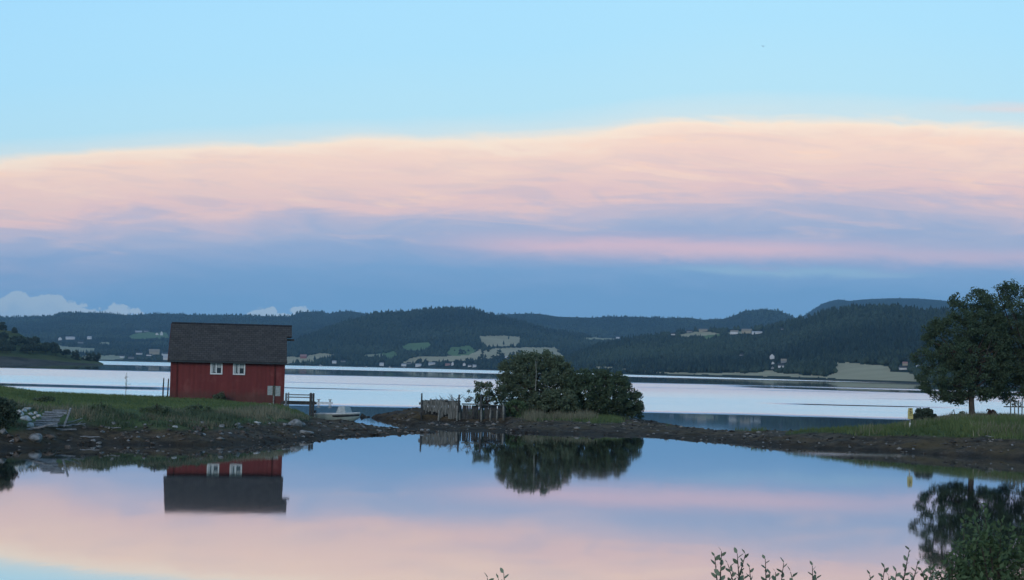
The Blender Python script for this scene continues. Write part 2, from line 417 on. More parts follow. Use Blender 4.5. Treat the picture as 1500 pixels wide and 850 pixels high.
def water_mat():
    mt, t, out = mat('fjord_water')
    g = t.new('ShaderNodeNewGeometry'); sp = t.new('ShaderNodeSeparateXYZ'); t.l.new(g.outputs['Position'], sp.inputs[0])
    x, y = sp.outputs[0], t.m('MAXIMUM', sp.outputs[1], 5.0)
    # bands of calm and ruffled water lie across the fjord at fixed distances from the shore
    lg = t.m('LOGARITHM', y, 2.71828)
    nb = t.noise(t.vec(t.m('MULTIPLY', t.m('DIVIDE', x, y), 2.6), t.m('MULTIPLY', lg, 3.0), 2.0), 1.0, 3, .5)
    nf = t.noise(t.vec(t.m('MULTIPLY', t.m('DIVIDE', x, y), 7.0), t.m('MULTIPLY', lg, 22.0), 9.0), 1.0, 4, .6)
    v = t.m('DIVIDE', F * CH, y)
    v = t.m('MULTIPLY', v, t.m('ADD', 1.0, t.m('MULTIPLY', t.m('SUBTRACT', nb, .5), .16)))
    V = lambda q: q / 120
    G = lambda r: (r, r, r, 1)
    rf = t.ramp(t.m('DIVIDE', v, 120.0, clamp=True), [
        (0.0, G(1)), (V(7.2), G(1)), (V(8.4), G(.02)), (V(15.6), G(.02)), (V(17.4), G(.62)), (V(26), G(.60)), (V(33), G(.85)), (V(40), G(1)), (V(56), G(.9)), (V(61), G(.0)), (1.0, G(0))])
    az = t.m('MULTIPLY', t.m('DIVIDE', x, y), F)
    far = t.m('MULTIPLY', t.sm(v, 66.0, 52.0), t.sm(rf, 0.0, .5))
    rf = t.m('ADD', rf, t.m('MULTIPLY', t.m('SUBTRACT', nf, .5), t.m('MULTIPLY', far, .55)), clamp=True)
    # long calm slicks between the ruffled stretches
    wob = t.m('MULTIPLY', t.m('SUBTRACT', nb, .5), 5.0)
    v0 = t.m('ADD', t.m('DIVIDE', F * CH, y), wob)
    def slick(c, w, a0, a1, k, slope=0.0):
        g_ = t.gauss(t.m('ADD', v0, t.m('MULTIPLY', az, -slope)), c, w)
        win = t.m('MULTIPLY', t.sm(az, a0 - 60, a0 + 60), t.sm(az, a1 + 90, a1 - 90))
        return t.m('SUBTRACT', 1.0, t.m('MULTIPLY', t.m('MULTIPLY', t.m('MINIMUM', t.m('MULTIPLY', g_, 1.6), 1.0), win), k))
    for args in ((41.0, 2.6, -1500, -450, .97), (36.0, .8, -430, -170, .9), (28.0, .6, -450, 20, .45), (16.0, 1.4, 330, 1200, .95, .0068), (41.5, .9, 390, 640, .9), (22.5, .5, 150, 500, .4), (31.0, .5, 520, 1000, .5)):
        rf = t.m('MULTIPLY', rf, slick(*args))
    rough = t.m('MULTIPLY_ADD', rf, 0.24, t.m('MULTIPLY_ADD', t.sm(nb, .4, .65), .014, .026))
    pz = t.m('MULTIPLY', t.gauss(t.m('DIVIDE', F * CH, y), 113.5, 3.0), t.m('MULTIPLY', t.sm(az, 380, 480), t.sm(az, 640, 560)))
    rough = t.m('ADD', rough, t.m('MULTIPLY', pz, t.m('MULTIPLY', nf, .16)))
    # faint swell on the pool
    tc = t.vec(t.m('MULTIPLY', x, 0.9), t.m('MULTIPLY', sp.outputs[1], 0.35), 0)
    rp = t.noise(tc, 1.0, 3, .5)
    rp2 = t.noise(t.vec(t.m('MULTIPLY', x, 7.0), t.m('MULTIPLY', sp.outputs[1], 2.5), 4.0), 1.0, 2, .5)
    hgt = t.m('ADD', t.m('MULTIPLY', rp, 0.6), t.m('MULTIPLY', rp2, 0.10))
    b = t.new('ShaderNodeBump'); b.inputs['Strength'].default_value = 0.12; b.inputs['Distance'].default_value = 0.016
    t.l.new(t.vec(0.0, t.m('MULTIPLY', rf, -0.062), 1.0), b.inputs['Normal'])
    t.l.new(hgt, b.inputs['Height'])
    gl = t.new('ShaderNodeBsdfGlossy', distribution='MULTI_GGX'); t.put(gl.inputs['Color'], (.93, .95, .96, 1)); t.put(gl.inputs['Roughness'], rough); t.l.new(b.outputs[0], gl.inputs['Normal'])
    df = t.new('ShaderNodeBsdfDiffuse'); df.inputs[0].default_value = (.030, .045, .055, 1)
    fr = t.new('ShaderNodeFresnel'); fr.inputs[0].default_value = 1.33
    mx = t.new('ShaderNodeMixShader'); t.l.new(t.m('MULTIPLY_ADD', fr.outputs[0], .24, .76, clamp=True), mx.inputs[0])
    t.l.new(df.outputs[0], mx.inputs[1]); t.l.new(gl.outputs[0], mx.inputs[2]); t.l.new(mx.outputs[0], out.inputs[0])
    return mt
M['water'] = water_mat()

def ground_mat():
    mt, t, out = mat('shore_ground')
    g = t.new('ShaderNodeNewGeometry')
    a = t.new('ShaderNodeAttribute', attribute_name='grass')
    w = t.new('ShaderNodeAttribute', attribute_name='wet')
    n1 = t.noise(g.outputs['Position'], 1.1, 6, .7)
    n2 = t.noise(g.outputs['Position'], 5.0, 5, .7)
    weed = t.mix(t.sm(n1, .35, .65), (.034, .028, .019, 1), (.115, .088, .054, 1))
    weed = t.mix(t.m('MULTIPLY', t.sm(n2, .55, .72), .6), weed, (.125, .105, .062, 1))
    n3 = t.noise(g.outputs['Position'], 2.6, 3, .6)
    weed = t.mix(t.m('MULTIPLY', t.sm(n3, .60, .70), .55), weed, (.19, .175, .16, 1))
    n0 = t.noise(g.outputs['Position'], .32, 4, .65)
    weed = t.mix(t.m('MULTIPLY', t.sm(n0, .50, .66), .55), weed, (.125, .092, .038, 1))
    weed = t.mix(t.m('MULTIPLY', t.sm(n0, .46, .32), .5), weed, (.085, .088, .085, 1))
    weed = t.mix(t.m('MULTIPLY', w.outputs['Fac'], .6), weed, (.013, .012, .010, 1))
    gr = t.mix(t.sm(n1, .3, .7), (.060, .105, .036, 1), (.105, .155, .055, 1))
    gr = t.mix(t.m('MULTIPLY', t.sm(n2, .5, .75), .5), gr, (.12, .135, .075, 1))
    col = t.mix(a.outputs['Fac'], weed, gr)
    principled(t, out, col, .85, .25, n2, .9, .12)
    return mt
M['ground'] = ground_mat()

def hill_mat(name, c0, c1, scale, bd=3.0):
    mt, t, out = mat(name)
    g = t.new('ShaderNodeNewGeometry')
    n = t.noise(g.outputs['Position'], scale, 6, .65)
    principled(t, out, t.mix(t.sm(n, .3, .7), (*c0, 1), (*c1, 1)), .95, .05, n, .5, bd)
    return mt
M['woodfloor'] = hill_mat('woodland_floor', (.018, .028, .018), (.036, .05, .028), .03)
M['stubble'] = hill_mat('ripe_field', (.44, .39, .24), (.54, .48, .31), .012, .3)
M['pasture'] = hill_mat('pasture', (.13, .21, .085), (.18, .27, .12), .012, .3)
M['palefield'] = hill_mat('pale_field', (.36, .37, .24), (.44, .45, .31), .012, .3)
M['shorerock'] = hill_mat('shore_rock', (.05, .05, .045), (.13, .125, .11), .05, 1)
M['headgrass'] = hill_mat('headland_grass', (.06, .085, .035), (.12, .14, .06), .03, 1)

M['leaf_dark'] = foliage('leaf_dark', (.030, .046, .034), (.090, .122, .080))
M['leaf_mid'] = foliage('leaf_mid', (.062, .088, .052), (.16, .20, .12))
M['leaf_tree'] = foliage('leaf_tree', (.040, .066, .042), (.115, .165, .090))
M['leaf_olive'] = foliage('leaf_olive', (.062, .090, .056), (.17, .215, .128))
M['leaf_red'] = foliage('leaf_red', (.05, .03, .03), (.11, .07, .065))
M['leaf_fore'] = foliage('leaf_fore', (.050, .085, .040), (.12, .18, .085))
M['leaf_sallow'] = foliage('leaf_sallow', (.14, .17, .11), (.31, .36, .25))
M['blade'] = foliage('grass_blade', (.075, .12, .045), (.20, .245, .095))
M['blade_dry'] = foliage('dry_blade', (.13, .13, .085), (.32, .29, .20))
M['conifer'] = foliage('conifer', (.013, .025, .017), (.066, .096, .050), 0.1)

# ------------------------------------------------------------------ setting: water
mesh_obj('water', [(-9000, -80, 0), (9000, -80, 0), (9000, 9500, 0), (-9000, 9500, 0)], [(0, 1, 2, 3)], M['water'])['kind'] = 'structure'

# haze: one even volume round everything
mt, t, out = mat('haze_air')
pv = t.new('ShaderNodeVolumePrincipled'); pv.inputs['Color'].default_value = (.36, .68, 1.0, 1); pv.inputs['Density'].default_value = 7.8e-5; pv.inputs['Anisotropy'].default_value = 0.0
t.l.new(pv.outputs[0], out.inputs['Volume'])
hz = MB().box((0, 4650, 259), (19000, 9900, 522)).build('haze', mt); hz['kind'] = 'stuff'
hz.display_type = 'WIRE'

# ------------------------------------------------------------------ setting: the near land
A_front = [gnd(px, py)[:2] for px, py in [(-420, 700), (-200, 672), (-90, 664), (0, 660), (60, 655), (130, 651), (220, 652), (300, 653), (380, 650), (430, 646), (470, 643), (510, 640), (560, 637.5), (610, 635.5), (640, 634.5)]]
A_back = [gnd(px, py)[:2] for px, py in [(640, 631.5), (600, 629.5), (570, 628), (545, 625), (525, 621), (505, 617.5), (485, 617)]] + \
         [(col_at(px, Y), Y) for px, Y in [(465, 107), (450, 107), (430, 112), (412, 117), (380, 120), (250, 121), (100, 122), (0, 124), (-150, 118), (-420, 100)]]
B_front = [gnd(px, py)[:2] for px, py in [(528, 608), (545, 612), (575, 617), (600, 622), (618, 628), (650, 631), (700, 632), (760, 634), (800, 636), (880, 638), (940, 640), (1000, 644), (1100, 651), (1200, 657.5), (1300, 662), (1400, 668), (1500, 674), (1700, 690), (1950, 720)]]
B_back = [(col_at(px, Y), Y) for px, Y in [(1950, 90), (1700, 101), (1500, 108), (1400, 109), (1335, 105), (1300, 102), (1200, 101), (1100, 104), (1050, 109), (1000, 117), (960, 128), (930, 135), (850, 138), (700, 133), (620, 127), (570, 124), (538, 122), (528, 119)]]

def profile(u): return 1 - (1 - np.clip(u, 0, 1)) ** 1.8
def land_height(X, Y):
    P = np.stack([X, Y, np.full_like(X, .8)], -1)
    px, _ = proj(P)
    jag = (fbm(X * .55, Y * .55, 40, 3) - .5) * 1.3
    H = np.full_like(X, -1.2); DF = np.full_like(X, -1.0); ID = np.zeros_like(X)
    for k, (fr, bk) in enumerate([(A_front, A_back), (B_front, B_back)]):
        poly = list(fr) + list(bk)
        ins = in_poly(X, Y, poly)
        df = dist_line(X, Y, fr); db = dist_line(X, Y, bk)
        edge = np.minimum(df, db)
        df_ = np.where(ins, df + jag * np.clip(df / 2.0 + .35, 0, 1), df)
        if k == 0:
            Hm = np.interp(px, [-400, -50, 0, 60, 200, 395, 415, 435, 455, 480, 520, 560, 600, 640], [2.2, 2.05, 1.95, 1.6, 1.5, 1.5, 1.38, 1.05, .62, .42, .30, .20, .13, .10])
            W = np.interp(px, [-50, 100, 400, 450, 480, 640], [9, 9.0, 9.5, 8, 6, 3]); WB = np.interp(px, [400, 430, 470, 520], [7, 6, 5, 3])
        else:
            Hm = np.interp(px, [528, 550, 580, 612, 650, 700, 900, 945, 1000, 1050, 1100, 1200, 1300, 1340, 1400, 1500, 1900], [.25, .85, 1.02, .98, .75, .66, .62, .36, .40, .46, .58, .78, 1.02, 1.3, 1.68, 1.75, 1.8])
            W = np.interp(px, [528, 610, 650, 700, 900, 1000, 1100, 1200, 1300, 1400, 1900], [4, 5, 9, 15, 16, 12, 8, 6.5, 6, 12, 12]); WB = np.interp(px, [528, 620, 700, 1100, 1300], [4, 5, 8, 6, 5])
        h = Hm * np.minimum(profile(df_ / W), profile(db / WB))
        H = np.where(ins, np.maximum(H, h), np.maximum(H, -np.clip(edge * .25, 0, 1.2) - .03))
        DF = np.where(ins, df, DF); ID = np.where(ins, k + 1, ID)
    qw = sstep(px, 604, 612) * sstep(px, 748, 740)
    H = np.where((ID == 2) & (Y < 114.15), H * (1 - qw) + np.minimum(H, .12) * qw, H)
    lump = (fbm(X * 1.3, Y * 1.3, 50, 4) - .5)
    low = np.where(ID == 2, sstep(H, .9, .3), sstep(H, 1.3, .6)) * sstep(H, -.3, .05)
    H = H + lump * (.06 + .34 * low + .45 * ((ID == 2) & (px < 612))) * sstep(H, -.4, .2)
    gr = np.zeros_like(X); n = (fbm(X * .5, Y * .5, 60, 4) - .5)
    gA = sstep(H + n * .5, .62, .95); gA = gA * sstep(px, 500, 455)
    thr = np.interp(px, [528, 640, 700, 900, 1000, 1100, 1200, 1300, 1340, 1400], [1.6, .75, .48, .48, .45, .52, .66, .78, .82, .85])
    gB = sstep(H + n * .28, thr, thr + .12)
    gr = np.where(ID == 1, gA, np.where(ID == 2, gB, 0))
    return H, gr, DF, ID, px

def land_grid(x0, x1, y0, y1, st):
    xs = np.arange(x0, x1, st); ys = np.arange(y0, y1, st)
    X, Y = np.meshgrid(xs, ys)
    H, gr, DF, ID, px = land_height(X, Y)
    nx, ny = len(xs), len(ys)
    idx = np.arange(nx * ny).reshape(ny, nx)
    Fc = np.stack([idx[:-1, :-1], idx[:-1, 1:], idx[1:, 1:], idx[1:, :-1]], -1).reshape(-1, 4)
    keep = (H.ravel()[Fc] > -.5).any(1)
    o = mesh_obj('ground', np.stack([X, Y, H], -1).reshape(-1, 3), Fc[keep], M['ground'], attrs={'grass': gr.ravel(), 'wet': sstep(H, .32, .05).ravel()}, smooth=True)
    o['kind'] = 'structure'
    return o
land_grid(-62, 62, 46, 142, .24)
def hz_at(x, y):
    h = land_height(np.array([[float(x)]]), np.array([[float(y)]]))[0]
    return float(h[0, 0])
def on_land(px, py, z0=.8):
    """where the sight line of a photo pixel meets the land"""
    d = ray(float(px), float(py))
    ts = np.linspace(40, 140, 801)
    P = d[None, :] * (ts / d[1])[:, None] + np.array([0, 0, CH])
    H = land_height(P[None, :, 0], P[None, :, 1])[0][0]
    hit = np.nonzero(P[:, 2] <= np.maximum(H, -.02))[0]
    i = hit[0] if len(hit) else len(ts) - 1
    return np.array([P[i, 0], P[i, 1], max(H[i], -.02)])

# bank below the camera
xs = np.linspace(-30, 30, 61); ys = np.linspace(-40, 27, 68)
X, Y = np.meshgrid(xs, ys)
Hn = np.interp(Y, [-40, 3, 10, 20, 24, 27], [2.75, 2.65, 1.7, .25, -.3, -1.0]) + (fbm(X * .4, Y * .4, 81) - .5) * .25
idx = np.arange(X.size).reshape(X.shape)
mesh_obj('bank', np.stack([X, Y, Hn], -1).reshape(-1, 3), np.stack([idx[:-1, :-1], idx[:-1, 1:], idx[1:, 1:], idx[1:, :-1]], -1).reshape(-1, 4), M['ground'],
         attrs={'grass': sstep(Hn, .3, .6).ravel(), 'wet': 0 * Hn.ravel()}, smooth=True)['kind'] = 'structure'

# ------------------------------------------------------------------ setting: hills across the fjord
FIELDS = {'stubble': [], 'pasture': [], 'palefield': []}
FIELDS['palefield'] += [[(62, 503), (110, 509), (140, 511), (138, 516), (95, 517), (75, 512)], [(118, 521), (178, 521), (182, 527), (122, 527.5)], [(145, 502), (160, 502), (160, 504.3), (145, 504.3)],
                        [(857, 494.5), (900, 495), (902, 498), (857, 497)], [(530, 523), (545, 519), (560, 519), (556, 523)], [(1060, 487), (1112, 485.5), (1116, 488.5), (1062, 489)]]
FIELDS['pasture'] += [[(190, 493), (200, 488), (240, 487), (248, 495), (215, 497), (195, 497)], [(588, 507), (600, 503), (628, 502), (632, 508), (626, 512), (604, 514), (592, 511)],
                      [(662, 508), (690, 507), (697, 513), (685, 520), (664, 522), (655, 517)], [(548, 519), (570, 516), (583, 514), (583, 520), (571, 527), (562, 522)], [(1028, 492), (1052, 489), (1060, 492), (1036, 497.5)]]
FIELDS['stubble'] += [[(415, 523), (450, 522.5), (470, 518), (495, 520), (478, 525), (462, 530), (415, 533)], [(588, 533), (600, 526), (620, 522), (640, 523), (665, 522), (690, 517), (706, 511), (708, 526), (690, 528), (650, 529.5), (615, 531)],
                      [(699, 492), (765, 493), (758, 506), (715, 508), (704, 500)], [(708, 515), (722, 510), (760, 509), (815, 509), (816, 516), (828, 524), (800, 525), (735, 522), (712, 527), (704, 524)],
                      [(855, 541), (870, 538), (890, 537), (910, 540), (960, 545), (1010, 546), (1100, 547), (1130, 542), (1142, 547), (1200, 551), (1312, 556), (1360, 557), (1360, 560), (1200, 553.3), (1100, 550.3), (1000, 548.3), (920, 545), (860, 543)],
                      [(1216, 531), (1250, 532), (1303, 536), (1306, 545), (1340, 548), (1345, 560), (1300, 556), (1212, 552), (1223, 546), (1221, 538)], [(993, 490), (1005, 488), (1040, 486), (1056, 489), (1030, 493), (1020, 493), (1000, 494)]]
YH = lambda px: 540 + (np.asarray(px, float) - 750) * 0.02357
class Hill:
    def __init__(s, name, sky, D0, D1, base=None, rows=70, step=2.0, shape=1.0, wmat='woodfloor', rock=1):
        s.sky = sky; s.D0 = D0; s.D1 = D1; s.shape = shape
        px = np.arange(sky[0][0], sky[-1][0] + .1, step)
        ts = np.linspace(0, 1, rows)
        PX, T = np.meshgrid(px, ts)
        V = s.point(PX, T)
        # far slope behind the crest
        back = []
        for k, zz in ((1.02, .97), (1.05, .8), (1.10, .3), (1.15, -.02)):
            b = V[-1].copy(); b[:, 0] *= k; b[:, 1] *= k; b[:, 2] = b[:, 2] * zz
            back.append(b)
        W = np.concatenate([V, np.array(back)], 0)
        W[..., 2] += np.where(W[..., 2] > 8, (fbm(W[..., 0] * .004, W[..., 1] * .004, 90, 3) - .5) * np.minimum(W[..., 2] * .08, 8), 0)
        ny, nx = W.shape[:2]; idx = np.arange(nx * ny).reshape(ny, nx)
        Fc = np.stack([idx[:-1, :-1], idx[:-1, 1:], idx[1:, 1:], idx[1:, :-1]], -1).reshape(-1, 4)
        cx, cy = proj(W.reshape(-1, 3)); cx = cx[Fc].mean(1); cy = cy[Fc].mean(1)
        jx = (fbm(cx * .13, cy * .3, 95, 3) - .5); jy = (fbm(cx * .11 + 40, cy * .3, 96, 3) - .5)
        cx = cx + jx * 9; cy = cy + jy * 3.0
        row = np.repeat(np.arange(ny - 1), nx - 1)
        mi = np.zeros(len(Fc), int)
        for k, nm in enumerate(('stubble', 'pasture', 'palefield')):
            for p in FIELDS[nm]:
                mi[in_poly(cx, cy, p) & (row < rows)] = k + 1
        mi[row < rock] = 4
        s.obj = mesh_obj(name, W.reshape(-1, 3), Fc, None, mats=[M[wmat], M['stubble'], M['pasture'], M['palefield'], M['shorerock']], midx=mi, smooth=True)
        s.obj['kind'] = 'structure'
    def d0(s, px): return np.interp(px, *zip(*s.D0))
    def d1(s, px): return np.interp(px, *zip(*s.D1))
    def point(s, px, T):
        d0, d1 = s.d0(px), s.d1(px)
        p0 = YH(px) + F * CH / d0 ; p1 = np.interp(px, *zip(*s.sky))
        q = p0 + (p1 - p0) * T ** s.shape
        return at(px, q, d0 + (d1 - d0) * T)
    def at_pixel(s, px, py):
        p0 = YH(px) + F * CH / s.d0(px); p1 = float(np.interp(px, *zip(*s.sky)))
        T = np.clip((py - p0) / (p1 - p0), 0.002, 1) ** (1 / s.shape)
        return s.point(np.array(float(px)), np.array(float(T)))

HL = {}
HL['ridge'] = Hill('hills', [(-500, 470), (-200, 462), (0, 465), (40, 464), (78, 463), (90, 458), (120, 458), (160, 459), (185, 462), (205, 461), (238, 459), (270, 461), (300, 462), (340, 462), (380, 463), (425, 463), (440, 457), (470, 456), (482, 460), (500, 456.5), (520, 457), (535, 460), (560, 466), (640, 480)],
                   [(-500, 2600), (100, 3000), (420, 3100), (640, 3300)], [(-500, 6500), (640, 6500)])
HL['centre'] = Hill('hills', [(385, 528), (410, 512), (440, 496), (470, 484), (505, 472), (535, 463), (550, 458), (575, 457), (600, 455.5), (630, 452), (650, 451), (690, 452), (705, 455), (720, 460), (740, 465), (760, 471), (780, 476), (800, 482), (830, 487), (850, 491), (900, 497), (960, 503), (1020, 512)],
                    [(385, 2950), (600, 3000), (850, 2300), (1020, 2100)], [(385, 3500), (600, 4300), (1020, 4000)])
HL['middle'] = Hill('hills', [(640, 485), (690, 466), (720, 461), (760, 459.5), (790, 460), (805, 463), (820, 465), (845, 466), (870, 466), (890, 464), (930, 464.5), (975, 466), (1010, 466), (1028, 469), (1060, 468), (1075, 463), (1090, 456), (1105, 454.5), (1125, 453), (1142, 455), (1155, 461), (1170, 467), (1230, 480)],
                    [(640, 4000), (1230, 3600)], [(640, 6600), (1230, 5600)], rows=40)
HL['slope'] = Hill('hills', [(820, 530), (850, 518), (880, 506), (920, 497), (960, 491), (1000, 485), (1060, 482.5), (1100, 481), (1130, 478), (1150, 474), (1170, 468), (1190, 462), (1220, 455), (1250, 450), (1285, 448.5), (1310, 449), (1340, 454), (1380, 456), (1420, 460), (1500, 466), (1700, 482), (1950, 500)],
                   [(820, 2200), (920, 1860), (1150, 1410), (1350, 1110), (1500, 990), (1950, 800)], [(820, 2600), (1000, 3000), (1300, 2500), (1950, 2000)])
HL['mountain'] = Hill('hills', [(1090, 500), (1150, 478), (1172, 466), (1188, 456), (1205, 445), (1222, 440), (1232, 439), (1245, 441), (1262, 439), (1300, 437.5), (1340, 437.5), (1375, 440), (1400, 443), (1480, 452), (1700, 470)],
                      [(1090, 4300), (1700, 3800)], [(1090, 8000), (1700, 7600)], rows=30)
HL['head'] = Hill('headland', [(-420, 470), (-120, 474), (-40, 480), (5, 484), (25, 487), (42, 497), (62, 503), (85, 512), (105, 520), (125, 525), (140, 528), (152, 533)],
                  [(-420, 800), (0, 980), (152, 1040)], [(-420, 1180), (0, 1130), (152, 1100)], rows=30, step=1.5, wmat='headgrass', shape=.8, rock=4)

# forests on the hills: uncountable, one object per hill
HOUSES = []      # filled further down, also keeps trees clear of them
def tree_cloud(P, Hh, Wd, tint, name, m):
    n = len(P); k = 6
    ang = rng.random(n) * 6.28
    base = np.zeros((n, k + 2, 3))
    for i in range(k):
        a = ang + i * 6.2832 / k
        r = Wd * (.75 + .5 * rng.random(n))
        base[:, i, 0] = P[:, 0] + np.cos(a) * r; base[:, i, 1] = P[:, 1] + np.sin(a) * r
        base[:, i, 2] = P[:, 2] + Hh * (.22 + .22 * rng.random(n))
    base[:, k] = P; base[:, k, 2] += Hh
    base[:, k + 1] = P; base[:, k + 1, 2] -= Hh * .15
    off = (np.arange(n) * (k + 2))[:, None, None]
    tri = np.array([(i, (i + 1) % k, k) for i in range(k)] + [((i + 1) % k, i, k + 1) for i in range(k)])[None] + off
    tt = np.repeat(tint, k + 2)
    o = mesh_obj(name, base.reshape(-1, 3), tri.reshape(-1, 3), m, attrs={'tint': tt})
    return o
ALLF = [p for k in FIELDS for p in FIELDS[k]]
def forest(key, n, h0, h1, pmin, pmax, tmin=0.0, dens=None):
    hl = HL[key]
    px = rng.uniform(pmin, pmax, n); T = rng.uniform(tmin, 1.0, n)
    P = hl.point(px, T)
    sx, sy = proj(P)
    ok = np.ones(n, bool)
    ex, ey_ = sx + (fbm(sx * .13, sy * .3, 95, 3) - .5) * 9, sy + (fbm(sx * .11 + 40, sy * .3, 96, 3) - .5) * 3.0
    stray = rng.random(n) < (.012 if key == 'centre' else 0.0)
    for p in ALLF:
        c = np.mean(p, 0)
        ok &= ~in_poly(ex, ey_, p) | stray
        grow = [(q[0], q[1] + 2.2 if q[1] > c[1] else q[1]) for q in p]
        ok &= ~in_poly(ex, ey_, grow) | stray
    for (hx, hy, hw, hh) in HOUSES:
        ok &= ~((abs(sx - hx) < hw * .75 + 1) & (sy > hy - hh) & (sy < hy + 6))
    if dens is not None:
        ok &= rng.random(n) < dens(sx, sy)
    P = P[ok]; n = len(P)
    con = vnoise(P[:, 0] * .006, P[:, 1] * .006, 5) + .5 * rng.random(n) > .7
    Hh = rng.uniform(h0, h1, n) * np.where(con, 1.15, .85)
    Wd = Hh * np.where(con, .22, .46)
    tint = np.clip(vnoise(P[:, 0] * .004, P[:, 1] * .004, 8) * .7 + rng.random(n) * .5 - .1 + np.where(con, -.15, .12), 0, 1)
    P[:, 2] -= .5
    o = tree_cloud(P, Hh, Wd, tint, 'forest', M['conifer'])
    o['kind'] = 'stuff'
    return o
# houses, barns and farm buildings over the fjord: (hill, px, py of the base, width px, height px, wall colour, roof, label, category)
HW = [
 ('ridge', 88, 498.5, 4.5, 4.5, 'w', 'd', 'tiny white house first in the row on the dark far hillside', 'house'),
 ('ridge', 103, 497.5, 12, 4, 'w', 'w', 'long pale farm building on the dark far hillside', 'farm building'),
 ('ridge', 118, 503, 7, 3, 'g', 'd', 'low greyish barn just below the long pale farm building', 'barn'),
 ('ridge', 131, 497.5, 5.5, 4.5, 'w', 'w', 'bright white house alone on the dark wooded hillside', 'house'),
 ('ridge', 203, 487.8, 9, 3, 'g', 'w', 'long pale farm building along the top of the small green hill field', 'farm building'),
 ('ridge', 214, 486.5, 6, 3, 'g', 'd', 'grey house above the small green hill field', 'house'),
 ('ridge', 230, 491.5, 4, 4, 'w', 'd', 'white house low beside the tall white gable on the green field', 'house'),
 ('ridge', 236.5, 492, 4, 6.5, 'w', 'w', 'tall narrow white gabled house on the small green hill field', 'house'),
 ('ridge', 179, 524, 6, 3.5, 'w', 'd', 'white shore house at the end of the pale field strip', 'house'),
 ('ridge', 192, 525.5, 8, 3.5, 'g', 'd', 'grey boat shed by the far shore under dark trees', 'boathouse'),
 ('ridge', 204, 519.5, 8, 3.5, 'w', 'd', 'white house uphill of the grey shore shed', 'house'),
 ('ridge', 219, 521.5, 8, 3, 'w', 'd', 'white house just below the big beige farm building', 'house'),
 ('ridge', 226, 519.5, 14, 7.5, 'b', 'b', 'big beige farm building above the far shore near the red boathouse roof', 'farm building'),
 ('ridge', 242, 521, 9, 4.5, 'w', 'd', 'white house with dark roof peeping past the red boathouse edge', 'house'),
 ('ridge', 243.5, 527.5, 8, 6.5, 'w', 'w', 'tall white shore house closest to the red boathouse edge', 'house'),
 ('centre', 444.5, 525, 9, 5.5, 'r', 'p', 'pinkish red barn on the ripe field across the fjord', 'barn'),
 ('centre', 489.5, 532.5, 6, 4, 'w', 'w', 'white house beside dark trees at the end of the ripe field', 'house'),
 ('centre', 502.5, 530.5, 6, 3, 'g', 'd', 'low grey shed behind the white house at the ripe field end', 'shed'),
 ('centre', 559, 536, 6, 4.5, 'w', 'w', 'lone white boathouse on the far wooded shore', 'boathouse'),
 ('centre', 591.5, 536.5, 7, 3.5, 'w', 'w', 'white shore house at the tip of the large ripe field', 'house'),
 ('centre', 599, 533.5, 6, 3, 'g', 'd', 'grey shed just behind the white house at the field tip', 'shed'),
 ('centre', 613, 537, 8, 4, 'w', 'w', 'white house below the round dark tree on the far shore', 'house'),
 ('centre', 632.5, 534.5, 9, 3.5, 'w', 'w', 'wide white house at the lower edge of the large ripe field', 'house'),
 ('centre', 656, 535.5, 7, 3, 'p', 'p', 'pinkish low house among the shore trees', 'house'),
 ('centre', 663, 535.5, 3.5, 5.5, 'w', 'w', 'narrow white gable between two dark shore trees', 'house'),
 ('centre', 680, 536, 4, 4.5, 'w', 'w', 'small white gabled house behind the last shore trees', 'house'),
 ('centre', 688, 537.5, 5, 3.5, 'w', 'd', 'white house with dark roof near the islet trees', 'house'),
 ('centre', 695, 538, 5, 3.5, 'w', 'w', 'small white house last in the shore row towards the islet', 'house'),
 ('centre', 742, 525, 5, 3, 'w', 'w', 'white house between dark trees under the ripe fields', 'house'),
 ('middle', 905, 495.5, 5, 3, 'w', 'd', 'small house at the end of the thin pale clearing', 'house'),
 ('slope', 986, 491.5, 5.5, 4, 'w', 'd', 'small white house beside the hilltop ripe field', 'house'),
 ('slope', 1010, 487, 8, 3.5, 'g', 'd', 'grey house standing above the hilltop ripe field', 'house'),
 ('slope', 1030, 486, 12, 4, 'b', 'b', 'beige barn along the top edge of the hilltop field', 'barn'),
 ('slope', 1076, 488.5, 11, 4.5, 'w', 'b', 'pale farmhouse at the start of the hilltop farm row', 'farmhouse'),
 ('slope', 1094, 487, 14, 5, 'b', 'b', 'long beige barn in the middle of the hilltop farm row', 'barn'),
 ('slope', 1109, 488.5, 14, 3, 'w', 'w', 'long low white building at the end of the hilltop farm row', 'farm building'),
 ('slope', 1146, 484, 4, 3.5, 'g', 'd', 'small grey hut alone under the wooded hill crest', 'hut'),
 ('slope', 1086, 521.5, 5, 3, 'g', 'd', 'small grey cabin alone in the dense wood', 'cabin'),
 ('slope', 1131, 526, 6.5, 7, 'w', 'w', 'bright white house with steep roof high in the wood above the shore', 'house'),
 ('slope', 1132, 534, 4, 4, 'w', 'd', 'little white house under the bright steep-roofed one', 'house'),
 ('slope', 1148, 532, 8, 6, 'g', 'b', 'grey house with beige roof beside the wood above the shore', 'house'),
 ('slope', 1144, 539, 8, 6, 'w', 'd', 'pale boxy house just below the grey one with beige roof', 'house'),
 ('slope', 1131.5, 541, 4, 4, 'g', 'd', 'small grey shed at the corner of the shore strip', 'shed'),
 ('slope', 1323, 541.5, 11, 5, 'w', 'd', 'long white farmhouse at the corner of the big ripe shore field', 'farmhouse'),
 ('slope', 1326, 535, 7, 4.5, 'b', 'p', 'barn with pinkish roof behind the white farmhouse by the shore field', 'barn'),
 ('slope', 1347, 540, 9, 5, 'w', 'w', 'white house half hidden by the big shore tree', 'house'),
 ('slope', 1362, 541, 7, 4, 'w', 'w', 'white cottage showing through the leaves of the big shore tree', 'cottage'),
]
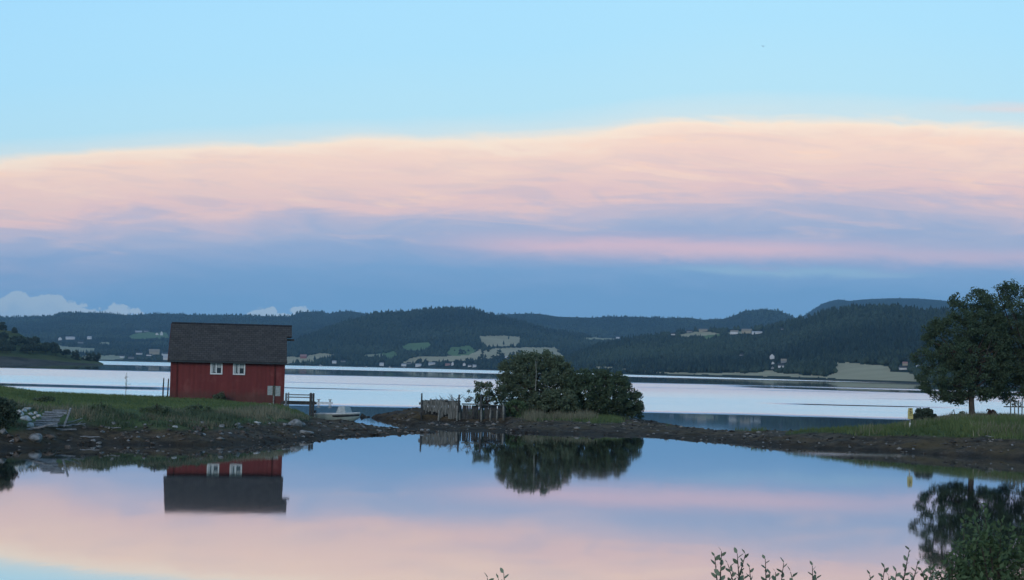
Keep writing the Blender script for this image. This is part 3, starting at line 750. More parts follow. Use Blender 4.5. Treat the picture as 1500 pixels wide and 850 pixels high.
for h in HW:
    HOUSES.append((h[1], h[2], h[3], h[4] + 1))

forest('ridge', 30000, 6, 12, -500, 640, .03)
forest('centre', 18000, 5, 10.5, 385, 1000, .02)
forest('middle', 12000, 6, 11, 640, 1230, .05)
forest('slope', 22000, 5, 10, 820, 1900, .03)
forest('mountain', 9000, 7, 11, 1090, 1700, .1)

WALLM = {'w': M['white_paint'], 'g': weathered('grey_boards', (.20, .21, .22), (.34, .35, .35), 3), 'b': weathered('beige_boards', (.34, .30, .22), (.46, .41, .31), 3),
         'r': weathered('faded_red', (.22, .09, .08), (.32, .14, .13), 3), 'p': weathered('pink_boards', (.36, .22, .21), (.46, .30, .28), 3)}
ROOFM = {'w': weathered('pale_roof', (.42, .44, .46), (.58, .60, .62), 3), 'd': weathered('dark_roof', (.04, .042, .046), (.09, .092, .098), 3), 'b': weathered('beige_roof', (.26, .235, .19), (.36, .32, .26), 3), 'p': weathered('pink_roof', (.30, .17, .155), (.40, .24, .22), 3)}
for (key, px, py, wpx, hpx, wc, rc, label, cat) in HW:
    P = HL[key].at_pixel(px, py); D = math.hypot(P[0], P[1]); s = D / F
    w, hh = wpx * s, hpx * s
    dp = min(w * .7, 9.0); wh = hh * .55
    rz = math.atan2(-P[0], P[1]) + random.uniform(-.25, .25)
    root = empty(cat.replace(' ', '_'), P, rz, label, cat, 'houses and farm buildings across the fjord')
    b = MB(); b.box((0, 0, wh / 2 - 1.2), (w, dp, wh + 2.4))
    tall = hh > w * .9
    if tall:   # gable towards the water
        b.add([(-w / 2, -dp / 2, wh), (w / 2, -dp / 2, wh), (0, -dp / 2, hh), (-w / 2, dp / 2, wh), (w / 2, dp / 2, wh), (0, dp / 2, hh)], [(0, 1, 2), (3, 5, 4)])
        r = MB().add([(-w * .56, -dp * .55, wh - .1), (0, -dp * .55, hh + .15), (w * .56, -dp * .55, wh - .1), (-w * .56, dp * .55, wh - .1), (0, dp * .55, hh + .15), (w * .56, dp * .55, wh - .1)], [(0, 1, 4, 3), (1, 2, 5, 4)])
    else:
        b.add([(-w / 2, -dp / 2, wh), (-w / 2, dp / 2, wh), (-w / 2, 0, hh), (w / 2, -dp / 2, wh), (w / 2, dp / 2, wh), (w / 2, 0, hh)], [(0, 2, 1), (3, 4, 5)])
        r = MB().add([(-w * .53, -dp * .58, wh - .15), (w * .53, -dp * .58, wh - .15), (w * .53, 0, hh + .12), (-w * .53, 0, hh + .12), (-w * .53, dp * .58, wh - .15), (w * .53, dp * .58, wh - .15)], [(0, 1, 2, 3), (3, 2, 5, 4)])
    b.build('wall', WALLM[wc], root); r.build('roof', ROOFM[rc], root)

# small white boats moored off the far shore
MOOR = [(448, 3.4, 'small white boat moored nearest the pinkish red barn'), (469.5, 5.5, 'longer white cabin boat moored off the ripe field'), (499, 3.2, 'tiny white boat moored off the two field-end houses'),
        (536.5, 4.0, 'small white boat moored off the dark wooded shore'), (571, 4.5, 'white boat moored beside the lone white boathouse'), (592, 3.2, 'tiny white boat moored off the tip of the large ripe field')]
for px, w, label in MOOR:
    Y = 2650.0; s = Y / F * w
    p = at(px, float(YH(px)) + F * CH / Y, Y)
    r = empty('moored_boat', p, random.uniform(-.3, .3), label, 'boat', 'small boats moored off the far shore')
    L = s
    b = MB(); V = []
    for i, x in enumerate((-.5, 0, .35, .5)):
        wd = (.16, .18, .11, .01)[i] * L
        V += [(x * L, -wd, .22 * L + .03 * i * L), (x * L, wd, .22 * L + .03 * i * L), (x * L, 0, -.05 * L)]
    Fc = []
    for i in range(3):
        a = i * 3; Fc += [(a, a + 3, a + 5, a + 2), (a + 1, a + 2, a + 5, a + 4), (a, a + 1, a + 4, a + 3)]
    Fc.append((0, 2, 1)); b.add(V, Fc); b.build('hull', M['boat_white'], r)
    MB().box((-.05 * L, 0, .36 * L), (.3 * L, .22 * L, .24 * L)).build('cabin', M['boat_white'], r)

# ------------------------------------------------------------------ foliage builders
def leaves_mesh(name, C, per, rad, size, m, parent=None, tint_c=None, flat=0.0, aspect=.55, up=0.0):
    C = np.asarray(C, float); n = len(C) * per
    base = np.repeat(C, per, 0)
    d = rng.normal(size=(n, 3)); d /= np.linalg.norm(d, axis=1)[:, None]
    rr = (rng.random(n) ** .45)[:, None]
    radv = np.repeat(np.broadcast_to(np.asarray(rad, float), (len(C),)), per)[:, None]
    pos = base + d * rr * radv * np.array([1, 1, .8])
    a = rng.normal(size=(n, 3)); a[:, 2] = a[:, 2] * (1 - flat) + up; a /= np.linalg.norm(a, axis=1)[:, None]
    b = np.cross(a, rng.normal(size=(n, 3))); b /= np.linalg.norm(b, axis=1)[:, None]
    sz = (size * (.6 + .8 * rng.random(n)))[:, None]
    V = np.stack([pos - a * sz, pos + b * sz * aspect, pos + a * sz, pos - b * sz * aspect], 1).reshape(-1, 3)
    Fc = np.arange(n * 4).reshape(-1, 4)
    tc = rng.random(len(C)) if tint_c is None else tint_c
    tt = np.clip(np.repeat(tc, per) * .65 + rng.random(n) * .45 - .05, 0, 1)
    return mesh_obj(name, V, Fc, m, parent, attrs={'tint': np.repeat(tt, 4)})
def fill_outline(poly, Y, n, thick=1.0, seed=0, core=0.0):
    """clump centres through the volume of a crown whose outline (photo pixels) stands Y metres away"""
    r = np.random.default_rng(seed); poly = [tuple(p) for p in poly]
    xs, ys = zip(*poly); out = []
    closed = poly + [poly[0]]
    while len(out) < n:
        q = r.uniform([min(xs), min(ys)], [max(xs), max(ys)], (n * 3, 2))
        q = q[in_poly(q[:, 0], q[:, 1], poly)]
        d = dist_line(q[:, 0], q[:, 1], closed) * Y / F
        half = np.sqrt(np.maximum(d, .05)) * 1.35 * thick
        dy = (r.random(len(q)) * 2 - 1) * half
        P = at(q[:, 0], q[:, 1], Y)
        P[:, 1] += dy
        P[:, 0] += dy * P[:, 0] / Y
        out += list(P)
    return np.array(out[:n])
def limbs(mb, base, ends, r0, bend=.25, rt=.02, trunk_top=None, n=6):
    base = Vector(base); top = Vector(trunk_top)
    mid = base.lerp(top, .5) + Vector((random.uniform(-.1, .1), random.uniform(-.1, .1), 0))
    mb.tube([base - Vector((0, 0, .3)), base + Vector((0, 0, .15)), mid, top], [r0 * 1.35, r0, r0 * .8, r0 * .55], n + 2)
    for e in ends:
        e = Vector(e); k = random.uniform(.35, 1.0); s = base.lerp(top, k)
        md = s.lerp(e, .5) + Vector((random.uniform(-bend, bend), random.uniform(-bend, bend), -random.uniform(0, bend)))
        mb.tube([s, md, e], [r0 * .42 * (1.2 - k * .6), r0 * .25, rt], n, cap=False)

def tree_outline(name, label, cat, poly, Y, base_px, base_z, r0, nc, per, rad, size, m, seed, thick=1.0, group=None, ttop=.55, nl=26, gaps=(), holes=.22):
    bx = float(at(base_px, 600, Y)[0]); bz = base_z
    root = empty(name, (bx, Y, bz), 0, label, cat, group)
    C = fill_outline(poly, Y, nc, thick, seed)
    q_ = fbm(C[:, 0] * 1.1 + C[:, 1] * .6, C[:, 2] * 1.9 + C[:, 1] * .5, seed + 9, 3)
    C = C[q_ > np.quantile(q_, holes)]
    jr = np.random.default_rng(seed + 1); k_ = jr.random(len(C)) < .12
    cen = C.mean(0); C[k_] = cen + (C[k_] - cen) * jr.uniform(1.02, 1.10, (k_.sum(), 1))
    if gaps:
        sx, sy = proj(C); k = np.ones(len(C), bool)
        for (gx, gy, gr) in gaps: k &= np.hypot(sx - gx, sy - gy) > gr
        C = C[k]
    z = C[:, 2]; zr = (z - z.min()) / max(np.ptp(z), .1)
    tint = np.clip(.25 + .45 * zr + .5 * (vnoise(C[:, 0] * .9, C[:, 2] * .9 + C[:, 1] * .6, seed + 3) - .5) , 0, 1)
    L = C - np.array([bx, Y, bz])
    sel = L[np.random.default_rng(seed).permutation(len(L))[:nl]]
    top = Vector((float(L[:, 0].mean()) * .5, 0, float(np.ptp(L[:, 2]) * ttop + max(L[:, 2].min(), .3))))
    b = MB(); limbs(b, (0, 0, 0), sel, r0, trunk_top=top); b.build('trunk', M['bark'], root, smooth=True)
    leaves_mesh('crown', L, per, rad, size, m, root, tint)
    return root

# ------------------------------------------------------------------ trees and bushes on the islet
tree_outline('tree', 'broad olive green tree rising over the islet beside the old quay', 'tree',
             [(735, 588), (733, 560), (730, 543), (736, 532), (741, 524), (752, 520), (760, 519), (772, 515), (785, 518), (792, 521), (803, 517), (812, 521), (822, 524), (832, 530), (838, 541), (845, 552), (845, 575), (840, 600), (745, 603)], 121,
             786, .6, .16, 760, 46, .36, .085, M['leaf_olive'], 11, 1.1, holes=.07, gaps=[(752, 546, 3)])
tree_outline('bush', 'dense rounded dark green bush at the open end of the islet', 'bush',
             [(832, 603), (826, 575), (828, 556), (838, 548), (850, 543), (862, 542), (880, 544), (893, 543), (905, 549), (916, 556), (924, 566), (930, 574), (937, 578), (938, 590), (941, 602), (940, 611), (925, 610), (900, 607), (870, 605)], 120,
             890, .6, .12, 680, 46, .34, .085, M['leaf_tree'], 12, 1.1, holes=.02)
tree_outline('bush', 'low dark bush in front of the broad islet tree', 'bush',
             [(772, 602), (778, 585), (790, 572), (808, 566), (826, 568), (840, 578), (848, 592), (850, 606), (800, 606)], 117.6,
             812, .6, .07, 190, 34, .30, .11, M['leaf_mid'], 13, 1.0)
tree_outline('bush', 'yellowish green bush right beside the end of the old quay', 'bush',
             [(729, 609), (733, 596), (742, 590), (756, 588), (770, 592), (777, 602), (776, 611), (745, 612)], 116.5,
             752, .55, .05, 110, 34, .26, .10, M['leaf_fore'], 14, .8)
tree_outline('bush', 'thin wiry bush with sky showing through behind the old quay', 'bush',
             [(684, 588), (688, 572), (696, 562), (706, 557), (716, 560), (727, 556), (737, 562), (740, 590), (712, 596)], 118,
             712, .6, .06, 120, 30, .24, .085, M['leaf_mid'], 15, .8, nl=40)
# bare stem standing in the islet tree
P0 = at(785, 545, 118.6)
b = MB(); b.tube([(0, 0, -1.5), (.03, 0, 0), (-.03, 0, .7), (.02, 0, 1.25)], [.04, .032, .022, .008], 6); b.tube([(0, 0, .4), (.12, 0, .9)], [.015, .006], 5)
o = b.build('bare_stem', M['pale_wood']); o.location = P0; tag(o, 'pale leafless dead stem standing up through the broad islet tree', 'dead tree')

# reeds along the foot of the islet bushes and all other grass: uncountable
def blades(name, pts, h, w, m, per=5, spread=.12, lean=.35, tint=None):
    pts = np.asarray(pts); n = len(pts) * per
    P = np.repeat(pts, per, 0) + np.concatenate([rng.normal(0, spread, (n, 2)), np.zeros((n, 1))], 1)
    a = rng.random(n) * 6.283; hh = np.repeat(np.broadcast_to(h, (len(pts),)), per) * (.5 + .7 * rng.random(n))
    dx, dy = np.cos(a) * w / 2, np.sin(a) * w / 2
    t = rng.normal(0, lean, (n, 2)) * hh[:, None]
    V = np.zeros((n, 3, 3))
    V[:, 0] = P + np.stack([dx, dy, -.05 + 0 * dx], 1); V[:, 1] = P - np.stack([dx, dy, .05 + 0 * dx], 1)
    V[:, 2] = P + np.stack([t[:, 0], t[:, 1], hh], 1)
    tt = np.repeat(np.clip((rng.random(len(pts)) if tint is None else tint), 0, 1), per) * .7 + rng.random(n) * .3
    o = mesh_obj(name, V.reshape(-1, 3), np.arange(n * 3).reshape(-1, 3), m, attrs={'tint': np.repeat(tt, 3)})
    o['kind'] = 'stuff'
    return o
def scatter(n, x0, x1, y0, y1):
    X = rng.uniform(x0, x1, n); Y = rng.uniform(y0, y1, n)
    H, gr, DF, ID, px = land_height(X, Y)
    return X, Y, H, gr, DF, ID, px
X, Y, H, gr, DF, ID, px = scatter(90000, -46, 52, 66, 138)
heap_ = on_land(50, 614)
heap_clear = np.hypot(X - heap_[0], (Y - heap_[1]) * .8) < 1.9
near_house = (np.abs((X + 21.4)) < 4.0) & (Y > 110.3)
k = (ID == 1) & (gr > .5) & (rng.random(len(X)) < .85) & ~near_house & ~heap_clear
wl = 7.2 + 3.0 * (fbm(X * .3, Y * .3, 35, 2) - .5)
lawn = k & (DF > wl)
weeds = k & (DF <= wl)
tn = fbm(X * .35, Y * .35, 33, 3)
blades('grass', np.stack([X, Y, H], 1)[lawn], .16, .05, M['blade'], 4, .1, .4, (tn[lawn] - .3) * 1.6)
wt = fbm(X * .25, Y * .25, 36, 3)
kk = weeds & (wt < .46); blades('grass', np.stack([X, Y, H], 1)[kk], .12 + .42 * np.clip(tn[kk], 0, 1), .07, M['leaf_mid'], 6, .16, .35, (tn[kk] - .3) * 1.5)
kk = weeds & (wt >= .42); blades('grass', np.stack([X, Y, H], 1)[kk], .12 + .38 * np.clip(tn[kk], 0, 1), .06, M['blade_dry'], 5, .14, .35, (tn[kk] - .3) * 1.5)
k = (ID == 2) & (gr > .45)
right = k & (px > 1255)
blades('grass', np.stack([X, Y, H], 1)[right], .16 + .25 * tn[right], .07, M['blade'], 6, .14, .35, (tn[right] - .3) * 1.6)
kk = right & (rng.random(len(X)) < .35) & (wt > .48); blades('grass', np.stack([X, Y, H], 1)[kk], .45, .06, M['blade_dry'], 5, .14, .3)
isl = k & (px <= 1255)
blades('grass', np.stack([X, Y, H], 1)[isl], .16 + .2 * tn[isl], .06, M['blade'], 5, .14, .35, tn[isl] - .2)
rp = rng.uniform([768, 606], [872, 615], (480, 2)); R_ = np.array([on_land(a, 608 + (b_ - 606) * .9) for a, b_ in rp])
R_ = R_[fbm(R_[:, 0] * .7, R_[:, 1] * .7, 71, 2) > .40]
blades('reeds', R_, .25 + .75 * fbm(R_[:, 0] * .9, R_[:, 1] * .9, 72, 3) ** 1.3, .045, M['blade_dry'], 6, .22, .22, rng.random(len(R_)) * .7 + .1)

# ------------------------------------------------------------------ the right-hand shore
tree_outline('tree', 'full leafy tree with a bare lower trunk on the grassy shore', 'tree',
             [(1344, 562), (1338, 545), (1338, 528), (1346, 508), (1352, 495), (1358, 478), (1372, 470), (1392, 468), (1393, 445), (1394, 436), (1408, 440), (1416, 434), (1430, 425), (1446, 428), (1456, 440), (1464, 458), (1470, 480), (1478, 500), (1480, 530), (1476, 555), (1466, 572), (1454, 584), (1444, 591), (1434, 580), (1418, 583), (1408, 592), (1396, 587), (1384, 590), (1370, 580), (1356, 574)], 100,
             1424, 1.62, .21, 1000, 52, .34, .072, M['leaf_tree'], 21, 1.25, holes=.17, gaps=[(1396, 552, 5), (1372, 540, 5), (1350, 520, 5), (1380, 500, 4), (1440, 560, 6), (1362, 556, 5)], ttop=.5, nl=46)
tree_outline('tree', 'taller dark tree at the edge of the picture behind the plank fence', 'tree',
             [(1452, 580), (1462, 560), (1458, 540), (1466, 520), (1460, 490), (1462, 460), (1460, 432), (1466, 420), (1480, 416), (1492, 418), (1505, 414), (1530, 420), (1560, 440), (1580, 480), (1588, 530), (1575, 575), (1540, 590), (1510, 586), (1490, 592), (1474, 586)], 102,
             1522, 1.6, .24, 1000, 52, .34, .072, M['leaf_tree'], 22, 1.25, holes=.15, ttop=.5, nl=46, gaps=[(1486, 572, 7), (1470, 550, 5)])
tree_outline('bush', 'round dark bush standing right beside the yellow sign', 'bush',
             [(1338, 625), (1336, 616), (1339, 607), (1344, 604), (1347, 599), (1353, 601), (1357, 597), (1361, 602), (1366, 604), (1369, 612), (1368, 624)], 98,
             1353, 1.1, .05, 130, 36, .20, .085, M['leaf_dark'], 23, .9, holes=.05)
for i, (poly, D, bx, label, m) in enumerate([
    ([(1370, 622), (1375, 612), (1390, 610), (1405, 606), (1412, 602), (1420, 608), (1424, 620), (1415, 624), (1385, 625)], 99.5, 1400, 'ragged low bush at the foot of the bare trunk', 'leaf_mid'),
    ([(1425, 620), (1430, 612), (1438, 608), (1444, 612), (1446, 620)], 99, 1436, 'reddish low bush beside the bare trunk', 'leaf_red'),
    ([(1444, 618), (1450, 608), (1448, 601), (1456, 603), (1462, 610), (1468, 618)], 100.5, 1456, 'reddish brown shrub standing alone past the bare trunk', 'leaf_red'),
    ([(1462, 620), (1466, 611), (1478, 612), (1490, 614), (1512, 612), (1530, 622)], 99, 1490, 'low dark shrubs along the foot of the plank fence', 'leaf_dark')]):
    tree_outline('bush', label, 'bush', poly, D, bx, 1.5, .03, 70, 30, .17, .075, M[m], 30 + i, .7, nl=14)

# grey plank fence with gaps
fr = empty('fence', at(1500, 615, 101.0) * np.array([1, 1, 0]) + np.array([0, 0, 1.55]), .06, 'grey open fence of upright posts under the trees', 'fence')
S = 101.0 / F
b = MB()
for z in (.30, .95): b.box((.1, .05, z), (3.0, .04, .07))
b.build('rail', M['dark_wood'], fr)
for px in (1480, 1486, 1491.5, 1497, 1503, 1509, 1516, 1523):
    MB().box(((px - 1500) * S, 0, .65), (.065, .05, 1.55 + random.uniform(-.1, .1)), ry=random.uniform(-.02, .02)).build('post', M['old_plank'], fr)

# yellow sign
p = on_land(1333, 628); p[2] -= .02
sg = empty('warning_sign', p, .12, 'yellow sign on a white-footed post at the edge of the grass', 'sign')
Ss = p[1] / F
MB().tube([(0, 0, -.25), (0, 0, .95)], .028, 8).build('post', M['metal'], sg)
MB().tube([(0, -.01, -.2), (.0, -.01, .36)], .055, 8).build('post_foot', M['white_paint'], sg)
bd = MB().add([(-.17, -.06, .60), (.17, -.06, .60), (.17, -.06, 1.02), (.13, -.06, 1.28), (-.13, -.06, 1.28), (-.17, -.06, 1.02), (-.17, -.035, .60), (.17, -.035, .60), (.17, -.035, 1.02), (.13, -.035, 1.28), (-.13, -.035, 1.28), (-.17, -.035, 1.02)],
              [(0, 1, 2, 3, 4, 5), (11, 10, 9, 8, 7, 6), (0, 6, 7, 1), (1, 7, 8, 2), (2, 8, 9, 3), (3, 9, 10, 4), (4, 10, 11, 5), (5, 11, 6, 0)]).build('board', M['sign_yellow'], sg)
for c_, sz_, r_ in (((0, -.066, 1.20), (.10, .006, .05), 0), ((.0, -.066, 1.05), (.15, .006, .05), .5), ((.0, -.066, .96), (.13, .006, .04), -.4), ((0, -.066, .84), (.16, .006, .03), 0)):
    MB().box(c_, sz_, ry=r_).build('marking', M['sign_mark'], bd)

# ------------------------------------------------------------------ red boathouse
HD = 111.0
hx = float(at(333.5, 560, HD)[0])
hs = empty('boathouse', (hx, HD, 1.5), math.radians(10.0), 'red wooden boathouse with a dark slate roof and two white windows', 'boathouse')
Wd, Dp, EZ, RZ = 8.38, 5.7, 3.10, 5.54          # width, depth, eave and ridge above the ground
b = MB(); w2 = Wd / 2
b.add([(-w2, 0, -.6), (w2, 0, -.6), (w2, Dp, -.6), (-w2, Dp, -.6), (-w2, 0, EZ), (w2, 0, EZ), (w2, Dp, EZ), (-w2, Dp, EZ), (-w2, Dp / 2, RZ - .12), (w2, Dp / 2, RZ - .12)],
      [(0, 1, 5, 4), (1, 2, 6, 9, 5), (2, 3, 7, 6), (3, 0, 4, 8, 7), (0, 3, 2, 1)])
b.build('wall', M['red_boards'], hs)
for x, w in ((-w2 + .46, .10), (w2 - .72, .09)):
    MB().box((x, -.035, EZ / 2 - .3), (w, .06, EZ + .5)).build('downpipe', M['red_dark'], hs)
for x in (-w2 + .05, w2 - .05):
    MB().box((x, -.022, EZ / 2 - .3), (.14, .04, EZ + .55)).build('corner_board', M['red_boards'], hs)
# roof: two slabs with a short hood over the water gable
import bmesh
def roof_obj():
    ov = .38; th = .12
    xl, xr = -w2 - .20, w2 + .14
    sl = (RZ - EZ) / (Dp / 2)
    ey, ez = -ov, EZ - ov * sl
    hy = Dp / 2 * .68; hzz = EZ + sl * hy          # hood starts here
    hx2 = w2 + .52
    V = []; Fc = []; UV = []
    def slab(poly, sign):
        n = len(poly); bidx = len(V)
        nv = Vector((0, -sl * sign, 1)).normalized()
        for q in poly: V.append(tuple(Vector(q) + nv * th)); UV.append((q[0], math.hypot(q[1] - Dp / 2, q[2] - RZ)))
        for q in poly: V.append(tuple(q)); UV.append((q[0], 0))
        top = tuple(bidx + i for i in range(n)); bot = tuple(bidx + n + i for i in reversed(range(n)))
        Fc.append(top); Fc.append(bot)
        for i in range(n):
            j = (i + 1) % n; Fc.append((bidx + i, bidx + n + i, bidx + n + j, bidx + j))
    slab([(xl, ey, ez), (xr, ey, ez), (xr, hy, hzz), (hx2, hy, hzz), (hx2, Dp / 2, RZ), (xl, Dp / 2, RZ)], 1)
    by = Dp + ov
    slab([(xr, by, ez), (xl, by, ez), (xl, Dp / 2 + .003, RZ), (hx2, Dp / 2 + .003, RZ), (hx2, Dp - hy, hzz), (xr, Dp - hy, hzz)], -1)
    o = mesh_obj('roof', V, Fc, M['roof'], hs)
    uv = o.data.uv_layers.new(name='UVMap')
    for lp in o.data.loops: uv.data[lp.index].uv = UV[lp.vertex_index]
    return o, xl, xr, ey, ez, hx2
rf, xl, xr, ey, ez, hx2 = roof_obj()
MB().tube([(xl, Dp / 2, RZ + .13), (hx2, Dp / 2, RZ + .13)], .08, 8).build('ridge_cap', M['boat_dark'], rf)
MB().box(((xl + xr) / 2, ey - .03, ez + .0), (xr - xl, .05, .16)).build('fascia', M['boat_dark'], rf)
MB().box((xl - .02, (ey + Dp / 2) / 2, (ez + RZ) / 2 + .02), (.035, math.hypot(Dp / 2 - ey, RZ - ez), .2), rx=math.atan2(RZ - ez, Dp / 2 - ey)).build('barge_board', M['red_dark'], rf)
MB().box((w2 + .35, Dp / 2 - .55, RZ - .95), (.75, .16, .16)).build('hoist_beam', M['dark_wood'], hs)
def window(cx, cz, name_open):
    w, h = .90, .92
    f = MB(); y = -.03
    f.box((cx - w / 2 + .05, y, cz), (.10, .07, h)); f.box((cx + w / 2 - .05, y, cz), (.10, .07, h))
    f.box((cx, y, cz + h / 2 - .05), (w - .2, .07, .10)); f.box((cx, y - .012, cz - h / 2 + .05), (w - .2, .09, .10)); f.box((cx, y + .006, cz), (.07, .05, h - .2))
    wn = f.build('window', M['white_paint'], hs)
    MB().box((cx, -.008, cz), (w - .18, .012, h - .18)).build('pane', M['glass'], wn)
    c = MB(); c.box((cx - .30, -.018, cz + .0), (.17, .006, h - .24)); c.box((cx - .09, -.018, cz + .02), (.10, .006, h - .3)); c.box((cx + .20, -.018, cz + .18), (.26, .006, .28)); c.build('curtain', M['curtain'], wn)
wx = lambda px: (px - 333.5) * HD / F
window(wx(316.7), 2.30, 0); window(wx(349.3), 2.30, 1)

# noticeboard in front of the house
p = on_land(400.5, 592); p = np.array([float(at(400.5, 590, 107.5)[0]), 107.5, 1.30])
nb_ = empty('notice_board', p, .15, 'twin-panel grey notice board on a post by the red wall', 'notice board')
MB().box((0, 0, .55), (.10, .08, 1.45)).build('post', M['pale_wood'], nb_)
MB().box((0, -.015, 1.0), (.14, .05, .72)).build('centre_batten', weathered('green_paint', (.05, .085, .06), (.09, .13, .095), 5), nb_)
for x, z in ((-.27, 1.0), (.29, .97)):
    MB().box((x, -.02, z), (.36, .04, .66 if x < 0 else .72)).build('panel', M['sign_grey'], nb_)

# footbridge from the house corner to a mooring post
jx0, jx1 = float(at(413, 590, 110)[0]), float(at(459, 590, 110)[0])
jt = empty('jetty', (jx0, 110.0, 1.45), 0.02, 'short grey railed jetty bridging from the red boathouse to thick posts', 'jetty')
JL = jx1 - jx0; JS = 110 / F
dk = MB()
for i in range(15): dk.box((JL * (i + .5) / 15, .65, .02), (JL / 15 - .012, 1.4, .05))
dk.box((JL / 2, .05, -.10), (JL + .2, .12, .18)); dk.box((JL / 2, 1.25, -.10), (JL + .2, .12, .18)); dk.build('deck', M['dark_wood'], jt)
for x, y, z0, z1, w in ((.30, .0, -.5, .66, .15), (JL - .20, .0, -2.0, .70, .20), (JL - .02, .12, -2.0, .62, .16), (.30, 1.3, -.6, .66, .12), (JL - .15, 1.3, -2.0, .66, .16)):
    MB().tube([(x, y - .03, z0), (x, y - .03, z1 - .06), (x, y - .03, z1)], [w / 2, w / 2, w / 3], 8).build('post', M['grey_wood'] if z0 > -1 else M['dark_wood'], jt)
for y in (0, 1.3):
    for z in (.52, .33): MB().box((JL / 2 + .1, y, z), (JL - .5, .04, .055)).build('rail', M['grey_wood'], jt)

# motor boat by the jetty
bp = at(494, 615, 112.0); bp[2] = 0.0
bt = empty('motorboat', bp, math.radians(-20), 'small pale motorboat with a boxy windscreen beached by the jetty', 'boat')
def hull():
    n = 9; V = []; Fc = []; L = 3.7
    for i in range(n):
        t = i / (n - 1); x = -L / 2 + L * t
        wdt = .78 * (1 - max(0, (t - .45) / .55) ** 2.2) * (.88 + .12 * min(1, t * 3)) + .01
        sh = .52 + .16 * t ** 2; kl = -.12 + .45 * max(0, (t - .7) / .3) ** 2
        for (yy, zz) in ((-wdt, sh), (-wdt * .92, sh * .45 + kl * .3), (-wdt * .55, kl + .06), (0, kl), (wdt * .55, kl + .06), (wdt * .92, sh * .45 + kl * .3), (wdt, sh)):
            V.append((x, yy, zz))
    for i in range(n - 1):
        for k in range(6): Fc.append((i * 7 + k, i * 7 + k + 1, (i + 1) * 7 + k + 1, (i + 1) * 7 + k))
    Fc.append(tuple(range(6, -1, -1)))
    return V, Fc, L
V, Fc, L = hull()
hl = mesh_obj('hull', V, Fc, M['boat_green'], bt, smooth=True)
g = MB()
for s_ in (0, 6):
    g.tube([Vector(V[i * 7 + s_]) + Vector((0, 0, .03)) for i in range(9)], .055, 6)
g.tube([V[0], V[6]], .05, 6); g.build('gunwale', M['boat_white'], bt)
st = MB()
st.tube([Vector(V[i * 7]) * .995 + Vector((0, -.012, -.13)) for i in range(4, 9)], .075, 6); st.build('rubbing_strip', M['boat_dark'], bt)
dV = [V[i * 7 + s_] for i in range(5, 9) for s_ in (0, 6)]
mesh_obj('foredeck', [(x, y, z + .02) for x, y, z in dV], [(i * 2, i * 2 + 1, i * 2 + 3, i * 2 + 2) for i in range(3)], M['boat_white'], bt)
MB().box((-.9, 0, .36), (.28, 1.3, .05)).box((-.15, 0, .36), (.28, 1.35, .05)).build('thwart', M['boat_white'], bt)
ws = MB().add([(.15, -.62, .58), (1.0, -.58, .60), (.80, -.46, 1.16), (.32, -.48, 1.16), (.15, .62, .58), (1.0, .58, .60), (.80, .46, 1.16), (.32, .48, 1.16)],
              [(0, 1, 2, 3), (5, 4, 7, 6), (1, 5, 6, 2), (4, 0, 3, 7), (3, 2, 6, 7)]).build('windscreen', weathered('canvas_hood', (.34, .40, .41), (.46, .52, .53), 5), bt)
ob = MB(); ob.box((-L / 2 - .12, 0, .62), (.26, .24, .34)); ob.box((-L / 2 - .12, 0, .2), (.10, .08, .6)); ob.build('outboard_motor', M['boat_dark'], bt)

# pale mooring float beyond the jetty with two bollards
fp = at(475, 592.5, 162.0); fp[2] = 0.0
fl = empty('mooring_float', fp, .03, 'low pale mooring float with two dark bollards out on the water', 'float')
MB().box((0, 0, .06), (1.75, 1.0, .22)).build('deck', M['boat_white'], fl)
for x in (-.62, .62):
    MB().tube([(x, 0, .17), (x, 0, .42)], .09, 8).box((x, 0, .43), (.38, .1, .08)).build('bollard', M['metal'], fl)

# two poles beyond the house
for px, top, label in ((238.5, 554, 'thin dark pole in the grass standing farther from the red wall'), (245.5, 555, 'thin dark pole in the grass standing closer to the red wall')):
    p = at(px, 581, 113.0); h = (581 - top) * 113 / F
    b = MB(); b.tube([(0, 0, -.4), (.01, 0, h * .5), (.03, 0, h)], [.06, .055, .045], 7); o = b.build('mooring_pole', M['dark_wood']); o.location = p
    tag(o, label, 'pole', 'pair of poles by the boathouse')
# thin sapling on the lawn
p = at(184, 578, 112.0)
sp_ = empty('sapling', p, 0, 'thin bare-looking sapling alone on the lawn against the bright water', 'young tree')
b = MB(); b.tube([(0, 0, -.3), (.02, 0, .7), (-.03, 0, 1.4)], [.025, .018, .008], 5)
tips = []
for i in range(9):
    z = .35 + .11 * i; q_ = .42 * (1.15 - i / 9); e = (random.uniform(-q_, q_), random.uniform(-q_, q_), z + random.uniform(.08, .3)); tips.append(e); b.tube([(0, 0, z), e], [.01, .004], 4, cap=False)
b.build('trunk', M['bark'], sp_); leaves_mesh('crown', tips, 7, .12, .04, M['leaf_mid'], sp_)

